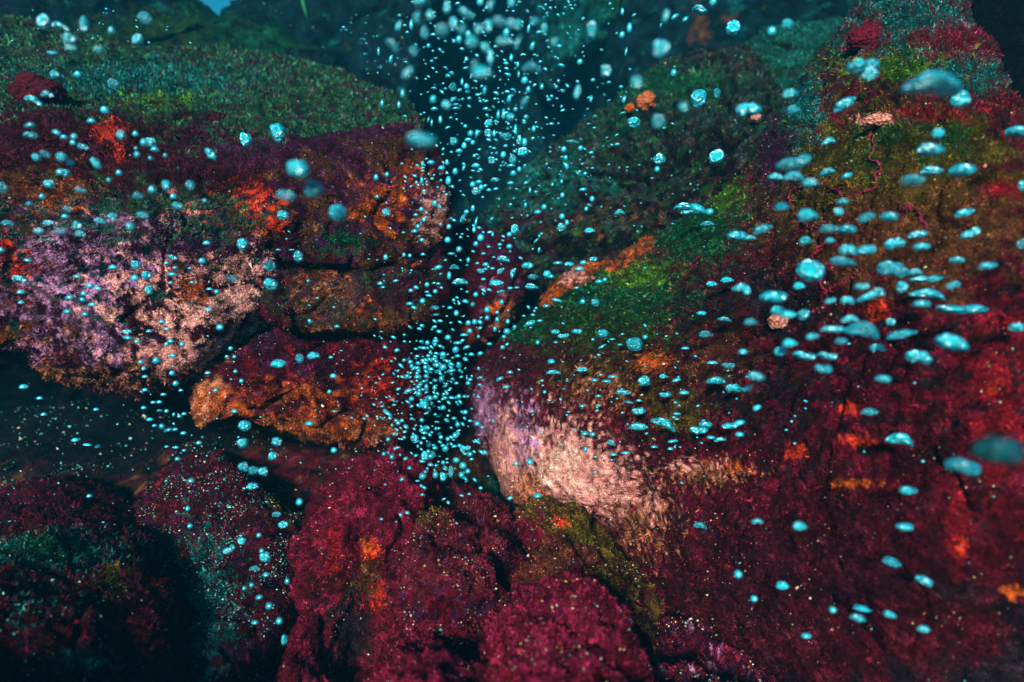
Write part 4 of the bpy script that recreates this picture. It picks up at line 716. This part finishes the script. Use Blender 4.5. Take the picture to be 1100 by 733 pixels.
# ---- where a bubble is, in words
REG = [  # x0, x1, y0, y1, phrase
    (0, 110, 0, 75, "over the top left edge of the green ledge"), (110, 240, 0, 75, "before the dark cliff above the green ledge"), (0, 75, 75, 130, "by the dark red knob on the green ledge"), (75, 260, 75, 122, "over the green top of the overhanging boulder"),
    (0, 70, 122, 195, "before the overhanging boulder's dark upper left face"), (70, 135, 122, 200, "beside the red sponge patch on the overhanging boulder"), (135, 260, 122, 195, "below the green lip of the overhanging boulder"), (260, 420, 100, 262, "over the orange face of the overhanging boulder's right end"),
    (0, 70, 195, 300, "before the overhanging boulder's dark red left end"), (0, 90, 300, 390, "before the orange lower left of the overhanging boulder"), (70, 135, 200, 270, "before the overhanging boulder's dark middle"), (135, 260, 195, 265, "before the pink patch under the orange streaks"),
    (70, 130, 270, 390, "before the left part of the lilac crust"), (130, 200, 265, 345, "before the middle of the lilac crust"), (200, 330, 262, 372, "before the pale crust beside the seam"), (130, 200, 345, 412, "along the lower edge of the lilac crust"),
    (140, 235, 412, 500, "in the black hollow under the overhanging boulder"), (0, 140, 385, 500, "in the dark left end of the hollow"), (200, 320, 372, 455, "over the left end of the wide maroon boulder"), (320, 400, 350, 440, "over the maroon boulder's upper face"), (235, 330, 440, 530, "above the brown seabed under the maroon boulder"), (320, 410, 440, 500, "along the orange rim of the maroon boulder"),
    (0, 260, 495, 733, "above the dark rocks at lower left"), (240, 305, 530, 590, "over the slanting ridge beside the tall crimson rock"), (230, 320, 590, 733, "by the left foot of the tall crimson rock"),
    (400, 440, 0, 130, "at the left border of the plume before the dark cliff"), (440, 480, 0, 50, "at the top left end of the plume"), (480, 530, 0, 55, "at the top middle of the plume"), (530, 585, 0, 45, "at the plume's top right of its middle"), (585, 650, 0, 45, "at the top right of the plume"),
    (440, 500, 50, 130, "in the left half of the plume before the cliff"), (500, 545, 45, 105, "in the bright middle knot of the plume"), (545, 585, 40, 110, "right of the bright knot of the plume"), (585, 650, 40, 130, "in the sparse right fringe of the plume"), (650, 745, 0, 70, "in front of the dark cliff at top right of centre"), (740, 830, 0, 70, "above the crest of the mossy boulder"),
    (420, 475, 125, 185, "over the right tip of the green ledge"), (475, 520, 105, 165, "in the narrowing middle of the plume"), (500, 545, 100, 215, "in the dark gap of the cleft"), (545, 600, 105, 200, "beside the straight slope of the mossy boulder"), (430, 480, 180, 240, "in the cluster before the pink patch by the cleft"), (480, 545, 160, 230, "in the cleft above the purple boulder"),
    (590, 660, 95, 260, "over the left slope of the mossy boulder"), (640, 720, 70, 150, "by the orange sponges on the mossy boulder"), (700, 800, 80, 260, "over the right face of the mossy boulder"), (545, 600, 200, 260, "at the lower left slope of the mossy boulder"),
    (390, 450, 170, 262, "before the upper orange block"), (390, 470, 240, 300, "before the lower maroon block"), (400, 480, 296, 350, "before the orange edge of the lower maroon block"), (470, 520, 230, 300, "before the top of the purple boulder"), (520, 560, 230, 300, "right of the purple boulder's top"), (480, 560, 290, 375, "before the face of the purple boulder"), (555, 600, 260, 330, "at the left end of the orange ledge"), (600, 680, 240, 330, "along the orange ledge in the crevice"),
    (425, 465, 360, 400, "at the upper left of the dense column"), (465, 505, 350, 400, "at the upper right of the dense column"), (400, 450, 400, 470, "at the left flank of the dense column"), (450, 480, 395, 440, "in the core of the dense column"), (480, 512, 395, 460, "at the right flank of the dense column"), (435, 480, 438, 500, "in the lower core of the dense column"), (470, 512, 458, 535, "at the foot of the dense column"), (400, 470, 470, 535, "just above the crest of the tall crimson rock"),
    (500, 570, 335, 400, "at the left tip of the big right boulder"), (505, 580, 390, 470, "over the purplish left edge of the big right boulder"), (570, 640, 320, 400, "along the big right boulder's green ridge"), (570, 640, 395, 500, "over the pale pink foot of the big right boulder"), (640, 700, 330, 400, "above the orange fleck on the big right boulder"), (640, 725, 395, 460, "below the orange fleck on the big right boulder"), (640, 740, 440, 500, "right of the pale pink foot"),
    (540, 720, 490, 620, "near the base of the big right boulder's pink foot"), (720, 800, 150, 260, "over the green part of the ridge"), (725, 800, 255, 340, "below the big right boulder's green ridge"), (725, 800, 340, 420, "over the dark middle of the big right boulder"), (725, 800, 420, 480, "above the pale streak on the crimson flank"),
    (790, 850, 50, 160, "beside the upper green ridge of the big right boulder"), (850, 960, 50, 140, "over the big right boulder's teal green top"), (960, 1100, 60, 155, "near the upper right corner, over the green top"), (820, 910, 140, 205, "over the dark hollow beside the right ridge"), (960, 1100, 140, 205, "over the olive shoulder at far right"), (800, 880, 200, 290, "left of the winding crimson strands"), (880, 960, 190, 262, "among the winding crimson strands"), (960, 1100, 205, 290, "over the brown slope right of the strands"),
    (800, 880, 285, 350, "around the bubble cluster over the dark hollow"), (880, 960, 258, 300, "just above the red patch on the crimson flank"), (880, 945, 300, 345, "left of the crimson flank's red patch"), (940, 1020, 280, 345, "right of the red patch on the crimson flank"), (1010, 1100, 285, 400, "over the brown slope at the right edge"), (830, 930, 340, 410, "over the crimson flank below the cluster"), (930, 1010, 345, 400, "below the red patch on the crimson flank"),
    (800, 1000, 405, 480, "by the small red flecks on the flank"), (1000, 1100, 460, 520, "over the scarlet right edge of the big boulder"), (960, 1100, 515, 640, "over the dark crimson lower right flank"), (860, 960, 480, 733, "over the deep crimson lower middle flank"), (720, 860, 480, 733, "over the lower left flank of the big right boulder")]
def region(x, y):
    for (a, b, c, d, ph) in REG:
        if a <= x < b and c <= y < d: return ph
    return min(REG, key=lambda r: (max(r[0] - x, 0, x - r[1])) ** 2 + (max(r[2] - y, 0, y - r[3])) ** 2)[4]
SPECIAL = [  # hand written labels for the most striking bubbles
    (451, 154, "very large soft blurred cyan bubble over the right tip of the green ledge"), (1071, 490, "biggest dim blue blurred bubble, near the right edge"), (1001, 92, "long arched cyan bubble near the upper right corner"), (1032, 107, "round bubble touching the right end of the long arched bubble"),
    (1034, 333, "long sausage shaped cyan bubble over the brown slope at right"), (996, 317, "wavy elongated bubble just left of the sausage shaped bubble"), (925, 355, "bright oval bubble with white core over the crimson flank"), (830, 322, "big ragged white topped bubble, head of the cluster over the dark hollow"), (871, 292, "big round bubble at the upper right of the ragged bubble cluster"),
    (1020, 371, "fat oval two lobed bubble below the sausage shaped bubble"), (966, 473, "bright oval bubble alone on the scarlet lower flank"), (1032, 504, "bright oval bubble touching the dim blue blurred bubble"), (711, 53, "round blurred bubble above the crest of the mossy boulder"), (367, 228, "largest round bubble before the upper orange block"), (320, 181, "blurred oval bubble, uppermost of three before the purple lip"),
    (337, 203, "blurred oval bubble, right one of three before the purple lip"), (306, 212, "blurred oval bubble, lowest of three before the orange face"), (517, 81, "large dim blurred bubble below the bright knot of the plume"), (541, 46, "bright white cored bubble in the upper middle of the plume"), (570, 74, "flat wide bubble with a white streak, right part of the plume"), (421, 49, "tilted sausage shaped bubble at the left border of the plume"),
    (745, 227, "bright ring like bubble with white rim over the green ridge"), (853, 175, "long flat white topped bubble over the ridge on the olive shoulder"), (852, 191, "flat bubble with white core just under the long flat one"), (1033, 185, "largest oval bubble at far right on the olive shoulder"), (998, 163, "oval bubble just left of the largest one on the olive shoulder"), (298, 393, "largest round bubble over the maroon boulder"),
    (713, 455, "long trailing cyan bubble with folded top right of the pink foot"), (685, 460, "oval bubble left of the long trailing one"), (682, 370, "largest oval bubble above the orange fleck"), (958, 290, "wide oval bubble above the red patch, with a smaller one at its right"), (532, 16, "upright pale blurred bubble at the top of the plume"), (636, 33, "tall blurred bubble before the pale green jutting edge"), (804, 118, "oblong bubble with bright core before the right end of the mossy boulder")]

sized = sorted(range(len(B)), key=lambda i: -B[i][2] * B[i][3])
INDIV = set(sized[:300])
small_V, small_F = [], []; nv = 0
recs = []
for i, (x, y, ww, hh, an) in enumerate(B):
    lim = depth_at(x, y, 1 + int(max(ww, hh) / 8))
    d = want_depth(x, y, ww, hh)
    rz = 0.5 * math.sqrt(ww * hh) * d / F
    d = max(0.3, min(d, lim - 0.02 - 1.3 * rz))
    ar = ww / hh
    kind = 'round' if 0.7 < ar < 1.25 else ('cap' if ar < 1.75 else random.choice(('bean', 'peanut', 'cap')))
    if ar <= 0.7: kind = 'round'
    if i in INDIV:
        key = random.choice([k for k in BM if k[0] == kind])
        if abs(x - 1001) < 3 and abs(y - 92) < 3: key = ('bean', 0); 
        if abs(x - 1034) < 3 and abs(y - 333) < 3: key = ('peanut', 1)
        o = bpy.data.objects.new("air_bubble", BM[key]); COL.objects.link(o)
        sc = d / F * 0.53
        m = CR @ Matrix.Rotation(math.radians(-an), 4, 'Z') @ Matrix.Diagonal((ww * sc, hh * sc, math.sqrt(ww * hh) * sc * 0.9, 1))
        m.translation = Vector(unproj(x, y, d)); o.matrix_world = m
        if abs(x - 1071) < 4 and abs(y - 490) < 4:
            o.material_slots[0].link = 'OBJECT'; o.material_slots[0].material = M_DIM
        recs.append([o, x, y, ww, hh, an])
    else:
        V, Fa = LOW['round' if kind == 'round' else 'cap']
        sc = d / F * 0.53; a = math.radians(-an); c_, s_ = math.cos(a), math.sin(a)
        L = V * np.array([ww * sc, hh * sc, math.sqrt(ww * hh) * sc])
        L = np.stack([L[:, 0] * c_ - L[:, 1] * s_, L[:, 0] * s_ + L[:, 1] * c_, L[:, 2]], 1) @ CM[:3, :3].T + unproj(x, y, d)
        small_V.append(L); small_F.append(Fa + nv); nv += len(L)

# the finest bubbles, too many to count, along the plume and scattered over the rocks
def fine(n, xs, ys, sx, sy, smin, smax, dl, dh):
    global nv
    for _ in range(n):
        x = random.gauss(xs, sx); y = random.gauss(ys, sy)
        if not (-5 < x < 1105 and -5 < y < 738): continue
        s = random.uniform(smin, smax); ww = s * random.uniform(0.9, 1.6); hh = s * random.uniform(0.7, 1.0)
        d = min(random.uniform(dl, dh), depth_at(x, y, 2) - 0.03)
        V, Fa = LOW['cap']; sc = d / F * 0.5; a = random.uniform(-0.9, 0.5); c_, s_ = math.cos(a), math.sin(a)
        L = V * np.array([ww * sc, hh * sc, hh * sc])
        L = np.stack([L[:, 0] * c_ - L[:, 1] * s_, L[:, 0] * s_ + L[:, 1] * c_, L[:, 2]], 1) @ CM[:3, :3].T + unproj(x, y, d)
        small_V.append(L); small_F.append(Fa + nv); nv += len(L)
fine(60, 600, 70, 40, 60, 1.6, 3.4, 1.9, 2.8); fine(110, 520, 60, 45, 45, 2.0, 5.0, 1.2, 2.4); fine(90, 545, 120, 38, 50, 2.0, 5.0, 1.4, 2.4); fine(45, 545, 150, 25, 50, 1.8, 4, 1.9, 2.6); fine(60, 462, 195, 18, 22, 1.6, 4, 1.9, 2.3)
fine(55, 500, 110, 30, 40, 1.6, 3.2, 2, 2.8); fine(40, 580, 5, 40, 12, 2, 4, 1.6, 2.4); fine(45, 395, 60, 26, 25, 1.2, 2.2, 2.2, 3.2)
fine(60, 520, 280, 28, 45, 2, 4.5, 1.9, 2.3); fine(190, 463, 400, 22, 28, 2.2, 6, 1.7, 2.2); fine(140, 468, 480, 26, 34, 2.2, 6, 1.7, 2.1)
fine(60, 410, 420, 40, 50, 1.6, 3.2, 1.6, 1.9); fine(60, 620, 430, 60, 45, 1.8, 3.6, 1.3, 1.6); fine(50, 640, 190, 50, 50, 1.6, 3.2, 1.9, 2.2)
fine(30, 180, 465, 40, 45, 1.6, 3, 1.3, 1.6); fine(25, 100, 30, 50, 18, 1.4, 2.6, 1.2, 1.8); fine(50, 740, 440, 90, 50, 1.8, 3.4, 1.1, 1.3); fine(40, 420, 300, 50, 50, 1.8, 3.2, 1.7, 2)
sb = new_mesh("fine_bubbles", np.concatenate(small_V), [np.concatenate(small_F)], M_BUB)
tag(sb, "fine cyan bubbles scattered through the water, too small and many to count", "bubbles", kind="stuff")

WORDS = ["zero", "one", "two", "three", "four", "five", "six", "seven", "eight", "nine", "ten", "eleven", "twelve", "thirteen", "fourteen"]
ORD = ["leftmost", "second", "third", "fourth", "fifth", "sixth", "seventh", "eighth", "ninth", "tenth", "eleventh", "twelfth", "thirteenth"]
cls = {}
done = set()
for (sx, sy, lab) in SPECIAL:
    r = min(recs, key=lambda r: (r[1] - sx) ** 2 + (r[2] - sy) ** 2)
    if (r[1] - sx) ** 2 + (r[2] - sy) ** 2 < 64 and id(r[0]) not in done:
        done.add(id(r[0])); tag(r[0], lab, "bubble", "bubbles rising through the water")
for r in recs:
    if id(r[0]) in done: continue
    s = math.sqrt(r[3] * r[4]); ar = max(r[3], r[4]) / min(r[3], r[4])
    size = "large" if s > 13 else ("medium" if s > 8.5 else "small")
    up = (r[4] > r[3]) != (abs(r[5]) > 45)
    shape = "round" if ar < 1.3 else (("upright" if up else "oval") if ar < 1.9 else ("tall" if up else "long"))
    cls.setdefault((size, shape, region(r[1], r[2])), []).append(r)
for (size, shape, ph), rs in cls.items():
    rs.sort(key=lambda r: r[1]); n = len(rs)
    for k, r in enumerate(rs):
        core = f"{size} {shape} cyan bubble"
        if n == 1: lab = f"{core} {ph}"
        elif n == 2:
            a, b = rs
            w2 = ("upper", "lower") if abs(a[2] - b[2]) > abs(a[1] - b[1]) else ("left", "right")
            first = (r[2] <= min(a[2], b[2])) if w2[0] == "upper" else k == 0
            lab = f"{w2[0] if first else w2[1]} of two {size} {shape} bubbles {ph}"
        else:
            o_ = "leftmost" if k == 0 else ("rightmost" if k == n - 1 else ORD[k])
            lab = f"{o_} of {WORDS[min(n, 14)]} {size} {shape} bubbles {ph}" if k in (0, n - 1) else f"{o_} from left of {WORDS[min(n, 14)]} {size} {shape} bubbles {ph}"
        tag(r[0], lab, "bubble", "bubbles rising through the water")

# ------------------------------------------------------------------ the water: hazy, blue green
zmax = max((o.location.z + max(v[2] for v in o.bound_box)) for o in COL.objects if o.type == 'MESH' and o.parent is None and o.name != "fine_bubbles")
zmin = -1.6
bm = bmesh.new(); bmesh.ops.create_cube(bm, size=1)
me = bpy.data.meshes.new("haze"); bm.to_mesh(me); bm.free()
hz = bpy.data.objects.new("haze", me); COL.objects.link(hz)
hz.scale = (126, 126, zmax + 0.25 - zmin); hz.location = (0, 1.6, (zmax + 0.25 + zmin) / 2)
hm = bpy.data.materials.new("sea_water"); hm.use_nodes = True
t = hm.node_tree
for n in list(t.nodes): t.nodes.remove(n)
pv = t.nodes.new("ShaderNodeVolumePrincipled"); oo = t.nodes.new("ShaderNodeOutputMaterial")
pv.inputs["Color"].default_value = (0.02, 0.50, 0.78, 1)
pv.inputs["Density"].default_value = 0.014
pv.inputs["Anisotropy"].default_value = 0.0
t.links.new(pv.outputs[0], oo.inputs["Volume"]); me.materials.append(hm)
hz["kind"] = "stuff"; hz["label"] = "blue green water haze filling the whole scene"; hz["category"] = "water"
for o in COL.objects:
    if "label" in o and not 4 <= len(o["label"].replace(",", "").split()) <= 16: print("LONG", o["label"])
print("BUBBLES", len(B), "indiv", len(recs), "classes", len(cls), "TRIS", sum(len(o.data.loops) - 2 * len(o.data.polygons) for o in COL.objects if o.type == 'MESH' and "bubble" not in o.name), "zmax", zmax)
